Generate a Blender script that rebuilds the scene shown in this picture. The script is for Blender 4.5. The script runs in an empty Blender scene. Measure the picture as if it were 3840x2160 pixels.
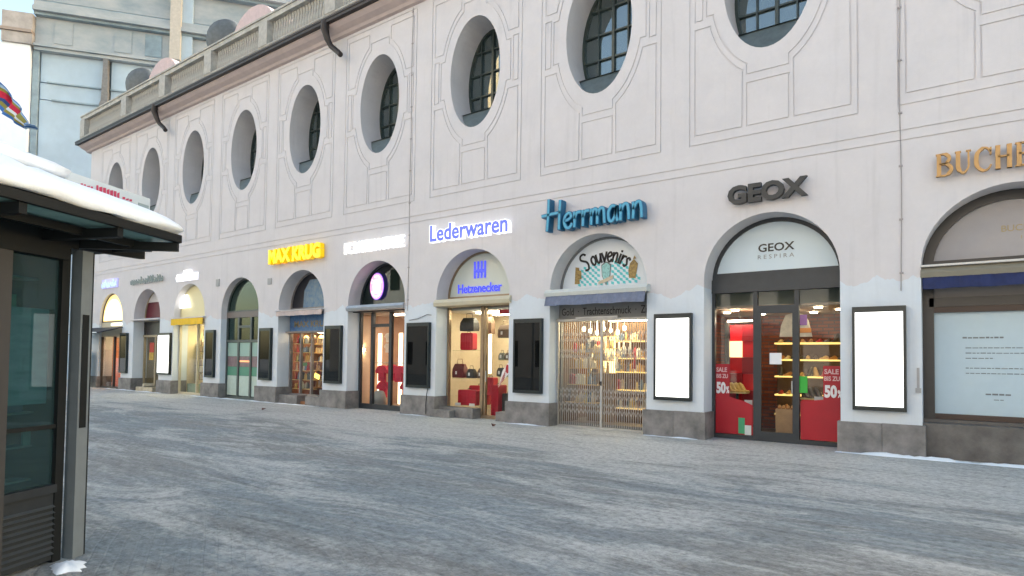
import bpy, math, random
from mathutils import Vector, Matrix
random.seed(7)
R = random.Random(11)
S = bpy.context.scene
COL = S.collection

# ---------------------------------------------------------------- camera
cd = bpy.data.cameras.new('camera')
cam = bpy.data.objects.new('camera', cd); COL.objects.link(cam)
fwd = Vector((-0.58285928, 0.81193713, 0.03214283)); rgt = Vector((0.8125249, 0.58279941, 0.0121706)); up = Vector((0.00885106, -0.0332106, 0.99940918))
m = Matrix((rgt, up, -fwd)).transposed().to_4x4(); m.translation = Vector((0, -12.7226, 1.6)); cam.matrix_world = m
cd.sensor_width = 36; cd.lens = 36 * 2300 / 3840; cd.shift_y = 196.2 / 3840
cd.clip_start = 0.1; cd.clip_end = 800
S.camera = cam
# ---------------------------------------------------------------- world, sun, exposure
SUN_EL, SUN_AZ = 13.0, 35.0          # low winter sun behind the arcade building; azimuth from +Y towards +X
w = bpy.data.worlds.new('World'); S.world = w; w.use_nodes = True
nt = w.node_tree; nt.nodes.clear()
sky = nt.nodes.new('ShaderNodeTexSky'); sky.sky_type = 'NISHITA'; sky.sun_disc = False
sky.sun_elevation = math.radians(SUN_EL); sky.sun_rotation = math.radians(SUN_AZ); sky.air_density = 1.2; sky.dust_density = 2.5; sky.ozone_density = 1.0
bg = nt.nodes.new('ShaderNodeBackground'); bg.inputs[1].default_value = 0.15
wo = nt.nodes.new('ShaderNodeOutputWorld')
nt.links.new(sky.outputs[0], bg.inputs[0]); nt.links.new(bg.outputs[0], wo.inputs[0])
sl = bpy.data.lights.new('sun', 'SUN'); sl.energy = 4.0; sl.angle = math.radians(0.6); sl.color = (1, 0.93, 0.83)
so = bpy.data.objects.new('sun', sl); COL.objects.link(so)
e, a = math.radians(SUN_EL), math.radians(SUN_AZ)
to_sun = Vector((math.sin(a) * math.cos(e), math.cos(a) * math.cos(e), math.sin(e)))
so.rotation_euler = to_sun.to_track_quat('Z', 'Y').to_euler()
S.view_settings.view_transform = 'Standard'; S.view_settings.look = 'None'
S.view_settings.exposure = 2.06; S.view_settings.gamma = 1
S.view_settings.use_curve_mapping = False
S.cycles.max_bounces = 6; S.cycles.diffuse_bounces = 3; S.cycles.glossy_bounces = 3; S.cycles.transparent_max_bounces = 12
S.cycles.sample_clamp_indirect = 4.0; S.cycles.caustics_reflective = False; S.cycles.caustics_refractive = False

# ---------------------------------------------------------------- materials
MATS = {}
def mat(name, col, rough=0.6, metal=0.0, var=0.0, scale=6.0, bump=0.0, bscale=40.0, emit=None, estr=0.0, spec=0.5, col2=None, stretch=None, thresh=None):
    if name in MATS: return MATS[name]
    mm = bpy.data.materials.new(name); mm.use_nodes = True; MATS[name] = mm
    n = mm.node_tree; b = n.nodes['Principled BSDF']
    b.inputs['Base Color'].default_value = (*col, 1); b.inputs['Roughness'].default_value = rough
    b.inputs['Metallic'].default_value = metal; b.inputs['Specular IOR Level'].default_value = spec
    if var > 0 or col2 or bump > 0:
        tc = n.nodes.new('ShaderNodeTexCoord'); mp = n.nodes.new('ShaderNodeMapping')
        n.links.new(tc.outputs['Object'], mp.inputs[0])
        if stretch: mp.inputs['Scale'].default_value = stretch
    if var > 0 or col2:
        no = n.nodes.new('ShaderNodeTexNoise'); no.inputs['Scale'].default_value = scale; no.inputs['Detail'].default_value = 6; no.inputs['Roughness'].default_value = 0.62
        n.links.new(mp.outputs[0], no.inputs['Vector'])
        cr = n.nodes.new('ShaderNodeValToRGB')
        lo, hi = thresh or (0.3, 0.7)
        cr.color_ramp.elements[0].position = lo; cr.color_ramp.elements[1].position = hi
        c2 = col2 or tuple(min(1, c * (1 + var)) for c in col)
        c1 = col if col2 else tuple(c * (1 - var) for c in col)
        cr.color_ramp.elements[0].color = (*c1, 1); cr.color_ramp.elements[1].color = (*c2, 1)
        n.links.new(no.outputs[0], cr.inputs[0]); n.links.new(cr.outputs[0], b.inputs['Base Color'])
    if bump > 0:
        nb = n.nodes.new('ShaderNodeTexNoise'); nb.inputs['Scale'].default_value = bscale; nb.inputs['Detail'].default_value = 5
        n.links.new(mp.outputs[0], nb.inputs['Vector'])
        bp = n.nodes.new('ShaderNodeBump'); bp.inputs['Strength'].default_value = bump; bp.inputs['Distance'].default_value = 0.02
        n.links.new(nb.outputs[0], bp.inputs['Height']); n.links.new(bp.outputs[0], b.inputs['Normal'])
    if emit:
        b.inputs['Emission Color'].default_value = (*emit, 1); b.inputs['Emission Strength'].default_value = estr
    return mm

def glass(name, tint=(0.9, 0.95, 0.94), opacity=0.0, body=(0.02, 0.03, 0.03), ior=1.5, rough=0.0):
    if name in MATS: return MATS[name]
    mm = bpy.data.materials.new(name); mm.use_nodes = True; MATS[name] = mm
    n = mm.node_tree; n.nodes.clear()
    tr = n.nodes.new('ShaderNodeBsdfTransparent'); tr.inputs[0].default_value = (*tint, 1)
    df = n.nodes.new('ShaderNodeBsdfDiffuse'); df.inputs[0].default_value = (*body, 1)
    gl = n.nodes.new('ShaderNodeBsdfGlossy'); gl.inputs['Roughness'].default_value = rough; gl.inputs[0].default_value = (1, 1, 1, 1)
    lw = n.nodes.new('ShaderNodeLayerWeight'); lw.inputs[0].default_value = 0.5
    pw = n.nodes.new('ShaderNodeMath'); pw.operation = 'POWER'; n.links.new(lw.outputs['Facing'], pw.inputs[0]); pw.inputs[1].default_value = 5
    r0 = ((ior - 1) / (ior + 1)) ** 2
    fr = n.nodes.new('ShaderNodeMath'); fr.operation = 'MULTIPLY_ADD'; n.links.new(pw.outputs[0], fr.inputs[0]); fr.inputs[1].default_value = 1 - r0; fr.inputs[2].default_value = r0
    m1 = n.nodes.new('ShaderNodeMixShader'); m1.inputs[0].default_value = opacity
    m2 = n.nodes.new('ShaderNodeMixShader'); o = n.nodes.new('ShaderNodeOutputMaterial')
    n.links.new(tr.outputs[0], m1.inputs[1]); n.links.new(df.outputs[0], m1.inputs[2])
    n.links.new(fr.outputs[0], m2.inputs[0]); n.links.new(m1.outputs[0], m2.inputs[1]); n.links.new(gl.outputs[0], m2.inputs[2])
    n.links.new(m2.outputs[0], o.inputs[0])
    return mm

def plaster(name, base, patch, faint=0.04):
    """painted plaster: upper coat in one colour, the lower repainted coat in another with a ragged upper edge."""
    mm = bpy.data.materials.new(name); mm.use_nodes = True; MATS[name] = mm
    n = mm.node_tree; b = n.nodes['Principled BSDF']; b.inputs['Roughness'].default_value = 0.85; b.inputs['Specular IOR Level'].default_value = 0.25
    tc = n.nodes.new('ShaderNodeNewGeometry'); sp = n.nodes.new('ShaderNodeSeparateXYZ'); n.links.new(tc.outputs['Position'], sp.inputs[0])
    def noise(s, d=6, r=0.6, vec=None):
        q = n.nodes.new('ShaderNodeTexNoise'); q.inputs['Scale'].default_value = s; q.inputs['Detail'].default_value = d; q.inputs['Roughness'].default_value = r
        n.links.new(vec or tc.outputs['Position'], q.inputs['Vector']); return q
    def ma(op, x, y):
        q = n.nodes.new('ShaderNodeMath'); q.operation = op
        for i, v in enumerate((x, y)):
            if isinstance(v, (int, float)): q.inputs[i].default_value = v
            else: n.links.new(v, q.inputs[i])
        return q.outputs[0]
    cx = n.nodes.new('ShaderNodeCombineXYZ'); n.links.new(sp.outputs[0], cx.inputs[0])
    n1 = noise(1.1, 5, 0.55, cx.outputs[0])
    edge = ma('ADD', ma('MULTIPLY', ma('SUBTRACT', n1.outputs[0], 0.5), 1.1), 3.12)
    mask = ma('GREATER_THAN', edge, sp.outputs[2])
    mx = n.nodes.new('ShaderNodeMixRGB'); n.links.new(mask, mx.inputs[0]); mx.inputs[1].default_value = (*base, 1); mx.inputs[2].default_value = (*patch, 1)
    n2 = noise(1.3, 8, 0.65); n3 = noise(14, 4, 0.6)
    v = ma('ADD', ma('MULTIPLY', ma('SUBTRACT', n2.outputs[0], 0.5), 0.22), 1.0)
    v = ma('ADD', v, ma('MULTIPLY', ma('SUBTRACT', n3.outputs[0], 0.5), 0.07))
    hs = n.nodes.new('ShaderNodeHueSaturation'); n.links.new(mx.outputs[0], hs.inputs['Color']); n.links.new(v, hs.inputs['Value'])
    # faint vertical run-off stains
    mp = n.nodes.new('ShaderNodeMapping'); mp.inputs['Scale'].default_value = (5, 5, 0.35); n.links.new(tc.outputs['Position'], mp.inputs[0])
    n4 = noise(1.0, 5, 0.6, mp.outputs[0])
    st = n.nodes.new('ShaderNodeMapRange'); st.inputs[1].default_value = 0.56; st.inputs[2].default_value = 0.8; st.inputs[3].default_value = 1.0; st.inputs[4].default_value = 0.89
    n.links.new(n4.outputs[0], st.inputs[0])
    h2 = n.nodes.new('ShaderNodeHueSaturation'); n.links.new(hs.outputs[0], h2.inputs['Color']); n.links.new(st.outputs[0], h2.inputs['Value'])
    n.links.new(h2.outputs[0], b.inputs['Base Color'])
    nb = noise(60, 4, 0.6); bp = n.nodes.new('ShaderNodeBump'); bp.inputs['Strength'].default_value = 0.18; bp.inputs['Distance'].default_value = 0.01
    n.links.new(nb.outputs[0], bp.inputs['Height']); n.links.new(bp.outputs[0], b.inputs['Normal'])
    return mm

PL = plaster('arcade_plaster', (0.60, 0.584, 0.598), (0.61, 0.665, 0.72))
GR = mat('plinth_granite', (0.10, 0.097, 0.095), 0.7, col2=(0.27, 0.255, 0.245), scale=2.6, bump=0.25, bscale=30)
FRM = mat('anthracite_frame', (0.026, 0.032, 0.038), 0.45, var=0.12)
BRZ = mat('bronze_frame', (0.30, 0.22, 0.14), 0.4, metal=0.5, var=0.1)
BLK = mat('black_frame', (0.018, 0.019, 0.02), 0.35, var=0.15)
DGR = mat('dark_green_frame', (0.03, 0.045, 0.04), 0.4, var=0.15)
ALU = mat('grey_metal', (0.42, 0.43, 0.44), 0.38, metal=0.7, var=0.1)
SILL = mat('zinc_sheet', (0.11, 0.14, 0.145), 0.5, metal=0.3, var=0.3, scale=3, bump=0.2, bscale=12)
STO = mat('balustrade_stone', (0.30, 0.29, 0.265), 0.85, col2=(0.50, 0.49, 0.45), scale=3, bump=0.3, bscale=25)
GUT = mat('dark_gutter_metal', (0.035, 0.028, 0.026), 0.5, metal=0.4, var=0.2)
SOFF = mat('cornice_plaster', (0.50, 0.42, 0.40), 0.85, var=0.08, scale=3)
GLS = glass('shop_glass', (0.95, 0.97, 0.96), ior=1.28)
GLT = glass('tinted_oculus_glass', (0.30, 0.40, 0.40), 0.6, (0.06, 0.095, 0.098), 2.3)
GLD = glass('dark_case_glass', (0.15, 0.17, 0.17), 0.6, (0.008, 0.010, 0.011), 1.5)
GLG = glass('green_shop_glass', (0.50, 0.64, 0.58), 0.15, (0.04, 0.07, 0.06), 1.5)
SNOW = mat('snow', (0.80, 0.85, 0.90), 0.75, var=0.03, scale=8, bump=0.5, bscale=14)

# ---------------------------------------------------------------- mesh helpers
ORG = {}
def tag(o, label=None, cat=None, group=None, kind=None):
    if label: o['label'] = label
    if cat: o['category'] = cat
    if group: o['group'] = group
    if kind: o['kind'] = kind
    return o
def empty(name, loc, label, cat, group=None):
    o = bpy.data.objects.new(name, None); o.location = loc; o.empty_display_size = 0.2; COL.objects.link(o); ORG[o.name] = Vector(loc)
    return tag(o, label, cat, group)
class MB:
    def __init__(s): s.v = []; s.f = []; s.sm = []; s.mi = []; s.cur = 0
    def add(s, vs, fs, smooth=False):
        b = len(s.v); s.v += [tuple(v) for v in vs]
        for f in fs: s.f.append([b + i for i in f]); s.sm.append(smooth); s.mi.append(s.cur)
        return s
    def box(s, x0, x1, y0, y1, z0, z1):
        if x0 > x1: x0, x1 = x1, x0
        if y0 > y1: y0, y1 = y1, y0
        if z0 > z1: z0, z1 = z1, z0
        vs = [(x, y, z) for z in (z0, z1) for y in (y0, y1) for x in (x0, x1)]
        return s.add(vs, [(0, 2, 3, 1), (4, 5, 7, 6), (0, 1, 5, 4), (2, 6, 7, 3), (0, 4, 6, 2), (1, 3, 7, 5)])
    def prism(s, poly, y0, y1):          # poly in x,z
        n = len(poly); ar = sum(poly[i][0] * poly[(i + 1) % n][1] - poly[(i + 1) % n][0] * poly[i][1] for i in range(n))
        if ar < 0: poly = poly[::-1]
        vs = [(x, y0, z) for x, z in poly] + [(x, y1, z) for x, z in poly]
        return s.add(vs, [list(range(n)), list(range(2 * n - 1, n - 1, -1))] + [(j, i, i + n, j + n) for i, j in [(k, (k + 1) % n) for k in range(n)]])
    def vprism(s, poly, z0, z1):         # poly in x,y
        n = len(poly); ar = sum(poly[i][0] * poly[(i + 1) % n][1] - poly[(i + 1) % n][0] * poly[i][1] for i in range(n))
        if ar < 0: poly = poly[::-1]
        vs = [(x, y, z0) for x, y in poly] + [(x, y, z1) for x, y in poly]
        return s.add(vs, [list(range(n - 1, -1, -1)), list(range(n, 2 * n))] + [(i, j, j + n, i + n) for i, j in [(k, (k + 1) % n) for k in range(n)]])
    def obox(s, c, ax, ay, az, hx, hy, hz):   # oriented box
        c = Vector(c); ax, ay, az = Vector(ax).normalized(), Vector(ay).normalized(), Vector(az).normalized()
        vs = [c + ax * hx * i + ay * hy * j + az * hz * k for k in (-1, 1) for j in (-1, 1) for i in (-1, 1)]
        return s.add(vs, [(0, 2, 3, 1), (4, 5, 7, 6), (0, 1, 5, 4), (2, 6, 7, 3), (0, 4, 6, 2), (1, 3, 7, 5)])
    def tube(s, pts, r, n=8, cap=True):
        pts = [Vector(p) for p in pts]; rs = r if isinstance(r, (list, tuple)) else [r] * len(pts); rings = []
        for i, p in enumerate(pts):
            d = (pts[min(i + 1, len(pts) - 1)] - pts[max(i - 1, 0)]).normalized()
            u = d.cross(Vector((0, 0, 1)) if abs(d.z) < 0.95 else Vector((1, 0, 0))).normalized(); v = d.cross(u)
            rings.append([p + (u * math.cos(2 * math.pi * k / n) + v * math.sin(2 * math.pi * k / n)) * rs[i] for k in range(n)])
        vs = [q for rg in rings for q in rg]; fs = []
        for i in range(len(pts) - 1):
            for k in range(n): fs.append((i * n + k, i * n + (k + 1) % n, (i + 1) * n + (k + 1) % n, (i + 1) * n + k))
        s.add(vs, fs, True)
        if cap:
            s.add(rings[0], [list(range(n))]); s.add(rings[-1], [list(range(n - 1, -1, -1))])
        return s
    def lathe(s, prof, c=(0, 0, 0), n=10):
        vs = [(c[0] + r * math.cos(2 * math.pi * k / n), c[1] + r * math.sin(2 * math.pi * k / n), c[2] + z) for r, z in prof for k in range(n)]
        fs = [(i * n + k, i * n + (k + 1) % n, (i + 1) * n + (k + 1) % n, (i + 1) * n + k) for i in range(len(prof) - 1) for k in range(n)]
        fs.append(list(range(n - 1, -1, -1))); fs.append([(len(prof) - 1) * n + k for k in range(n)])
        return s.add(vs, fs, True)
    def build(s, name, mats, parent=None, org=None, **kw):
        me = bpy.data.meshes.new(name)
        if parent is not None: o0 = ORG[parent.name]
        elif org is not None: o0 = Vector(org)
        else:
            xs = [v[0] for v in s.v]; ys = [v[1] for v in s.v]; zs = [v[2] for v in s.v]
            o0 = Vector(((min(xs) + max(xs)) / 2, (min(ys) + max(ys)) / 2, min(zs)))
        me.from_pydata([(v[0] - o0[0], v[1] - o0[1], v[2] - o0[2]) for v in s.v], [], s.f)
        me.polygons.foreach_set('use_smooth', s.sm); me.polygons.foreach_set('material_index', s.mi)
        for q in (mats if isinstance(mats, (list, tuple)) else [mats]): me.materials.append(q)
        me.update()
        o = bpy.data.objects.new(name, me); COL.objects.link(o)
        if parent is not None: o.parent = parent
        else: o.location = o0
        ORG[o.name] = o0
        return tag(o, kw.get('label'), kw.get('cat'), kw.get('group'), kw.get('kind'))
def copy_tree(o, dx, label=None, name=None):
    def rec(q, par):
        c = q.copy(); COL.objects.link(c)
        if par is not None: c.parent = par
        for ch in q.children: rec(ch, c)
        return c
    c = rec(o, None); c.location = Vector(o.location) + Vector(dx)
    def reg(q): ORG[q.name] = Vector(c.location); [reg(z) for z in q.children]
    reg(c)
    if label: c['label'] = label
    return c

def curve_mesh(loops, y0, y1):
    """even-odd filled outline(s) in x,z extruded from y0 to y1; returns verts, faces"""
    cu = bpy.data.curves.new('outline', 'CURVE'); cu.dimensions = '2D'; cu.fill_mode = 'BOTH'; cu.extrude = abs(y1 - y0) / 2
    for lp in loops:
        sp = cu.splines.new('POLY'); sp.points.add(len(lp) - 1)
        for i, (x, z) in enumerate(lp): sp.points[i].co = (x, z, 0, 1)
        sp.use_cyclic_u = True
    ob = bpy.data.objects.new('outline', cu); COL.objects.link(ob)
    me = bpy.data.meshes.new_from_object(ob.evaluated_get(bpy.context.evaluated_depsgraph_get()))
    ym = (y0 + y1) / 2
    vs = [(v.co.x, ym - v.co.z, v.co.y) for v in me.vertices]; fs = [list(p.vertices) for p in me.polygons]
    bpy.data.objects.remove(ob); bpy.data.curves.remove(cu); bpy.data.meshes.remove(me)
    return vs, fs

def text_mesh(txt, x0, x1, z0, z1, yf, depth, bold=0.0, cap=True):
    """letters fitted in the box x0..x1, z0..z1 on plane yf (front), list of (verts, faces) per letter island group sorted by x"""
    cu = bpy.data.curves.new('t', 'FONT'); cu.body = txt; cu.size = 1; cu.offset = bold; cu.resolution_u = 3
    ob = bpy.data.objects.new('t', cu); COL.objects.link(ob)
    me = bpy.data.meshes.new_from_object(ob.evaluated_get(bpy.context.evaluated_depsgraph_get()))
    V = [v.co.copy() for v in me.vertices]; F = [list(p.vertices) for p in me.polygons]
    bpy.data.objects.remove(ob); bpy.data.curves.remove(cu); bpy.data.meshes.remove(me)
    mnx = min(v.x for v in V); mxx = max(v.x for v in V); mny = min(v.y for v in V); mxy = max(v.y for v in V)
    sx = (x1 - x0) / (mxx - mnx); sz = (z1 - z0) / (mxy - mny)
    P = [(x0 + (v.x - mnx) * sx, z0 + (v.y - mny) * sz) for v in V]
    # islands
    par = list(range(len(V)))
    def find(i):
        while par[i] != i: par[i] = par[par[i]]; i = par[i]
        return i
    # merge coincident verts first
    key = {}
    for i, p in enumerate(P):
        k = (round(p[0], 5), round(p[1], 5))
        if k in key: par[find(i)] = find(key[k])
        else: key[k] = i
    for f in F:
        for j in f[1:]: par[find(j)] = find(f[0])
    groups = {}
    for f in F: groups.setdefault(find(f[0]), []).append(f)
    out = []
    for g, fs in groups.items():
        idx = {}; vs = []; nf = []
        ecount = {}
        for f in fs:
            ff = []
            for i in f:
                k = (round(P[i][0], 5), round(P[i][1], 5))
                if k not in idx: idx[k] = len(vs); vs.append(P[i])
                ff.append(idx[k])
            ff2 = [q for t, q in enumerate(ff) if q != ff[t - 1]]
            if len(ff2) < 3: continue
            nf.append(ff2)
            for t in range(len(ff2)):
                e_ = (ff2[t - 1], ff2[t]); ecount[e_] = ecount.get(e_, 0) + 1
        n = len(vs)
        V3 = [(x, yf, z) for x, z in vs] + [(x, yf + depth, z) for x, z in vs]
        F3 = [f for f in nf] + [[i + n for i in reversed(f)] for f in nf]
        for (p_, q_) in ecount:
            if (q_, p_) not in ecount: F3.append((q_, p_, p_ + n, q_ + n))
        out.append((min(x for x, z in vs), V3, F3))
    out.sort(key=lambda t: t[0])
    return out

def stroke(mb, pts, w, yf, depth, taper=False, cap=0.0):
    """ribbon of width w along pts (x,z), extruded: one prism per stroke"""
    n = len(pts); L = []; Rr = []
    for i in range(n):
        a_ = pts[max(i - 1, 0)]; b_ = pts[min(i + 1, n - 1)]
        dx, dz = b_[0] - a_[0], b_[1] - a_[1]; l = math.hypot(dx, dz) or 1; nx, nz = -dz / l, dx / l
        ww = (w[i] if isinstance(w, (list, tuple)) else w) / 2
        px, pz = pts[i]
        if i == 0: px -= dx / l * cap; pz -= dz / l * cap
        if i == n - 1: px += dx / l * cap; pz += dz / l * cap
        L.append((px + nx * ww, pz + nz * ww)); Rr.append((px - nx * ww, pz - nz * ww))
    vs = [(x, yf, z) for x, z in L] + [(x, yf, z) for x, z in Rr] + [(x, yf + depth, z) for x, z in L] + [(x, yf + depth, z) for x, z in Rr]
    fs = []
    for i in range(n - 1):
        fs += [(i, n + i, n + i + 1, i + 1), (2 * n + i + 1, 3 * n + i + 1, 3 * n + i, 2 * n + i), (i + 1, 2 * n + i + 1, 2 * n + i, i), (n + i, 3 * n + i, 3 * n + i + 1, n + i + 1)]
    fs += [(0, 2 * n, 3 * n, n), (n - 1, 2 * n - 1, 4 * n - 1, 3 * n - 1)]
    mb.add(vs, fs)
def smooth_pts(pts, k=4):
    if len(pts) < 3: return pts
    out = []
    for i in range(len(pts) - 1):
        p0 = pts[max(i - 1, 0)]; p1 = pts[i]; p2 = pts[i + 1]; p3 = pts[min(i + 2, len(pts) - 1)]
        for j in range(k):
            t = j / k; t2 = t * t; t3 = t2 * t
            out.append(tuple(0.5 * ((2 * p1[d]) + (-p0[d] + p2[d]) * t + (2 * p0[d] - 5 * p1[d] + 4 * p2[d] - p3[d]) * t2 + (-p0[d] + 3 * p1[d] - 3 * p2[d] + p3[d]) * t3) for d in (0, 1)))
    out.append(pts[-1]); return out

# ================================================================ SETTING
def ground_mat():
    mm = bpy.data.materials.new('snow_dusted_paving'); mm.use_nodes = True
    n = mm.node_tree; b = n.nodes['Principled BSDF']; b.inputs['Roughness'].default_value = 0.72; b.inputs['Specular IOR Level'].default_value = 0.4
    g = n.nodes.new('ShaderNodeNewGeometry')
    def mp(sc, rot=0):
        q = n.nodes.new('ShaderNodeMapping'); q.inputs['Scale'].default_value = sc; q.inputs['Rotation'].default_value = (0, 0, rot); n.links.new(g.outputs['Position'], q.inputs[0]); return q.outputs[0]
    def noise(v, s, d, r, dist=0.0):
        q = n.nodes.new('ShaderNodeTexNoise'); q.inputs['Scale'].default_value = s; q.inputs['Detail'].default_value = d; q.inputs['Roughness'].default_value = r; q.inputs['Distortion'].default_value = dist
        n.links.new(v, q.inputs['Vector']); return q.outputs[0]
    def ramp(v, ps):
        q = n.nodes.new('ShaderNodeValToRGB'); n.links.new(v, q.inputs[0]); cr = q.color_ramp
        while len(cr.elements) < len(ps): cr.elements.new(0.5)
        for el, (p, c) in zip(cr.elements, ps): el.position = p; el.color = (*c, 1)
        return q.outputs[0]
    def mix(f, c1, c2, bt='MIX'):
        q = n.nodes.new('ShaderNodeMixRGB'); q.blend_type = bt
        for i, v in enumerate((f, c1, c2)):
            if isinstance(v, (int, float)): q.inputs[i].default_value = v
            elif isinstance(v, tuple): q.inputs[i].default_value = (*v, 1)
            else: n.links.new(v, q.inputs[i])
        return q.outputs[0]
    # small setts in two course directions
    br = n.nodes.new('ShaderNodeTexBrick'); br.inputs['Scale'].default_value = 1.0; br.inputs['Brick Width'].default_value = 0.20; br.inputs['Row Height'].default_value = 0.10
    br.inputs['Mortar Size'].default_value = 0.010; br.inputs['Mortar Smooth'].default_value = 0.4; br.inputs['Color1'].default_value = (0.20, 0.20, 0.19, 1); br.inputs['Color2'].default_value = (0.25, 0.245, 0.23, 1); br.inputs['Mortar'].default_value = (0.27, 0.275, 0.27, 1)
    wv = mp((1, 1, 1), 0.5); wn = n.nodes.new('ShaderNodeTexNoise'); wn.inputs['Scale'].default_value = 1.5; n.links.new(wv, wn.inputs['Vector'])
    vm = n.nodes.new('ShaderNodeVectorMath'); vm.operation = 'MULTIPLY_ADD'; n.links.new(wn.outputs['Color'], vm.inputs[0]); vm.inputs[1].default_value = (0.05, 0.05, 0); n.links.new(wv, vm.inputs[2])
    n.links.new(vm.outputs[0], br.inputs['Vector'])
    sep = n.nodes.new('ShaderNodeSeparateXYZ'); n.links.new(g.outputs['Position'], sep.inputs[0])
    nw = n.nodes.new('ShaderNodeMapRange'); nw.inputs[1].default_value = -5.2; nw.inputs[2].default_value = -1.4; nw.inputs[3].default_value = 0.0; nw.inputs[4].default_value = 0.17; n.links.new(sep.outputs[1], nw.inputs[0])
    def add(v, k):
        q = n.nodes.new('ShaderNodeMath'); q.operation = 'ADD'; n.links.new(v, q.inputs[0])
        if isinstance(k, float): q.inputs[1].default_value = k
        else: n.links.new(k, q.inputs[1])
        return q.outputs[0]
    patch = ramp(add(noise(mp((0.30, 0.85, 1), 0.08), 1.0, 11, 0.70, 0.7), nw.outputs[0]), [(0.50, (0, 0, 0)), (0.60, (1, 1, 1))])
    patch2 = ramp(add(noise(mp((0.55, 2.2, 1), -0.12), 1.3, 10, 0.75, 0.9), nw.outputs[0]), [(0.50, (0, 0, 0)), (0.62, (1, 1, 1))])
    wet = ramp(noise(mp((0.11, 0.42, 1), 0.1), 1.6, 7, 0.62, 0.4), [(0.42, (0, 0, 0)), (0.56, (1, 1, 1))])
    streak = ramp(noise(mp((0.34, 3.2, 1), 0.14), 1.1, 10, 0.75, 1.0), [(0.52, (0, 0, 0)), (0.64, (1, 1, 1))])
    streak2 = ramp(noise(mp((0.42, 4.2, 1), -0.32), 1.0, 9, 0.74, 0.8), [(0.55, (0, 0, 0)), (0.66, (1, 1, 1))])
    fine = ramp(noise(mp((1, 1, 1)), 30, 8, 0.85), [(0.42, (0, 0, 0)), (0.60, (1, 1, 1))])
    c = mix(0.62, br.outputs[0], (0.245, 0.242, 0.225))
    c = mix(mix(0.10, wet, (0, 0, 0)), c, mix(0.75, br.outputs[0], (0.215, 0.262, 0.285)))
    c = mix(mix(0.22, patch, (0, 0, 0)), c, (0.46, 0.445, 0.415))
    c = mix(mix(0.50, patch2, (0, 0, 0)), c, (0.50, 0.49, 0.46))
    c = mix(mix(0.45, streak, (0, 0, 0)), c, (0.105, 0.107, 0.100))
    c = mix(mix(0.55, streak2, (0, 0, 0)), c, (0.12, 0.115, 0.10))
    c = mix(mix(0.50, mix(1.0, patch, fine, 'MULTIPLY'), (0, 0, 0)), c, (0.70, 0.70, 0.68))
    c = mix(mix(0.75, fine, (0, 0, 0)), c, (0.36, 0.37, 0.365))
    dk = ramp(noise(mp((1, 1, 1), 0.3), 12, 8, 0.8), [(0.36, (0.55, 0.55, 0.55)), (0.56, (1.15, 1.15, 1.14))])
    c = mix(0.9, c, dk, 'MULTIPLY')
    n.links.new(c, b.inputs['Base Color'])
    bp = n.nodes.new('ShaderNodeBump'); bp.inputs['Strength'].default_value = 0.9; bp.inputs['Distance'].default_value = 0.03
    hh = mix(0.22, noise(mp((1, 1, 1)), 18, 8, 0.75), mix(1.0, (1, 1, 1), br.outputs['Fac'], 'SUBTRACT'))
    n.links.new(hh, bp.inputs['Height']); n.links.new(bp.outputs[0], b.inputs['Normal'])
    return mm
gm = MB()
nx, ny = 60, 40
gv = []; gf = []
for j in range(ny + 1):
    for i in range(nx + 1):
        x = -60 + 90 * i / nx; y = -38 + 46 * j / ny
        gv.append((x, y, 0.018 * math.sin(x * 0.9 + 1.3 * math.sin(y * 0.7)) * math.sin(y * 0.8 + 0.4) * (1 if -11 < y < -0.8 else 0)))
for j in range(ny):
    for i in range(nx): gf.append((j * (nx + 1) + i, j * (nx + 1) + i + 1, (j + 1) * (nx + 1) + i + 1, (j + 1) * (nx + 1) + i))
gm.add(gv, gf, True)
gm.build('pavement', ground_mat(), org=(0, 0, 0), kind='structure')
far = MB(); far.add([(-400, -400, -0.06), (400, -400, -0.06), (400, 400, -0.06), (-400, 400, -0.06)], [(0, 1, 2, 3)])
far.build('ground', mat('far_ground', (0.32, 0.33, 0.34), 0.9, var=0.2, scale=0.3), org=(0, 0, 0), kind='structure')

# snow swept against the foot of the wall
def snow_ridge(x0, x1, y, wd, h, seed):
    r = random.Random(seed); mb = MB(); n = int((x1 - x0) / 0.08); prof = [(-1, 0), (-0.6, 0.5), (-0.1, 0.95), (0.5, 0.8), (1, 0.25)]; vs = []
    ph = r.random() * 9
    for i in range(n + 1):
        x = x0 + (x1 - x0) * i / n; k = 0.55 + 0.45 * math.sin(x * 2.1 + ph) * math.sin(x * 5.3) + r.uniform(-.15, .15); k = max(0.12, k); tp = min(1, i / 4, (n - i) / 4) * 0.98 + 0.02
        for u, v in prof: vs.append((x, y + u * wd * (0.6 + 0.4 * k), 0.004 + v * h * k * tp))
    m_ = len(prof); fs = [(i * m_ + j, (i + 1) * m_ + j, (i + 1) * m_ + j + 1, i * m_ + j + 1) for i in range(n) for j in range(m_ - 1)]
    mb.add(vs, fs, True); return mb
for (x0, x1, h, wd) in ((-1.75, 3.4, .07, .12), (-5.5, -4.3, .035, .07), (-9.3, -8.0, .03, .06), (-13.1, -11.9, .03, .05), (-25.0, -17.0, .03, .07), (-33.0, -27.5, .04, .09)):
    snow_ridge(x0, x1, -0.13, wd, h, int(x0 * 7)).build('snow_bank', SNOW, kind='stuff', label='thin bank of snow swept against the foot of the arcade wall', cat='snow')

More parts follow.
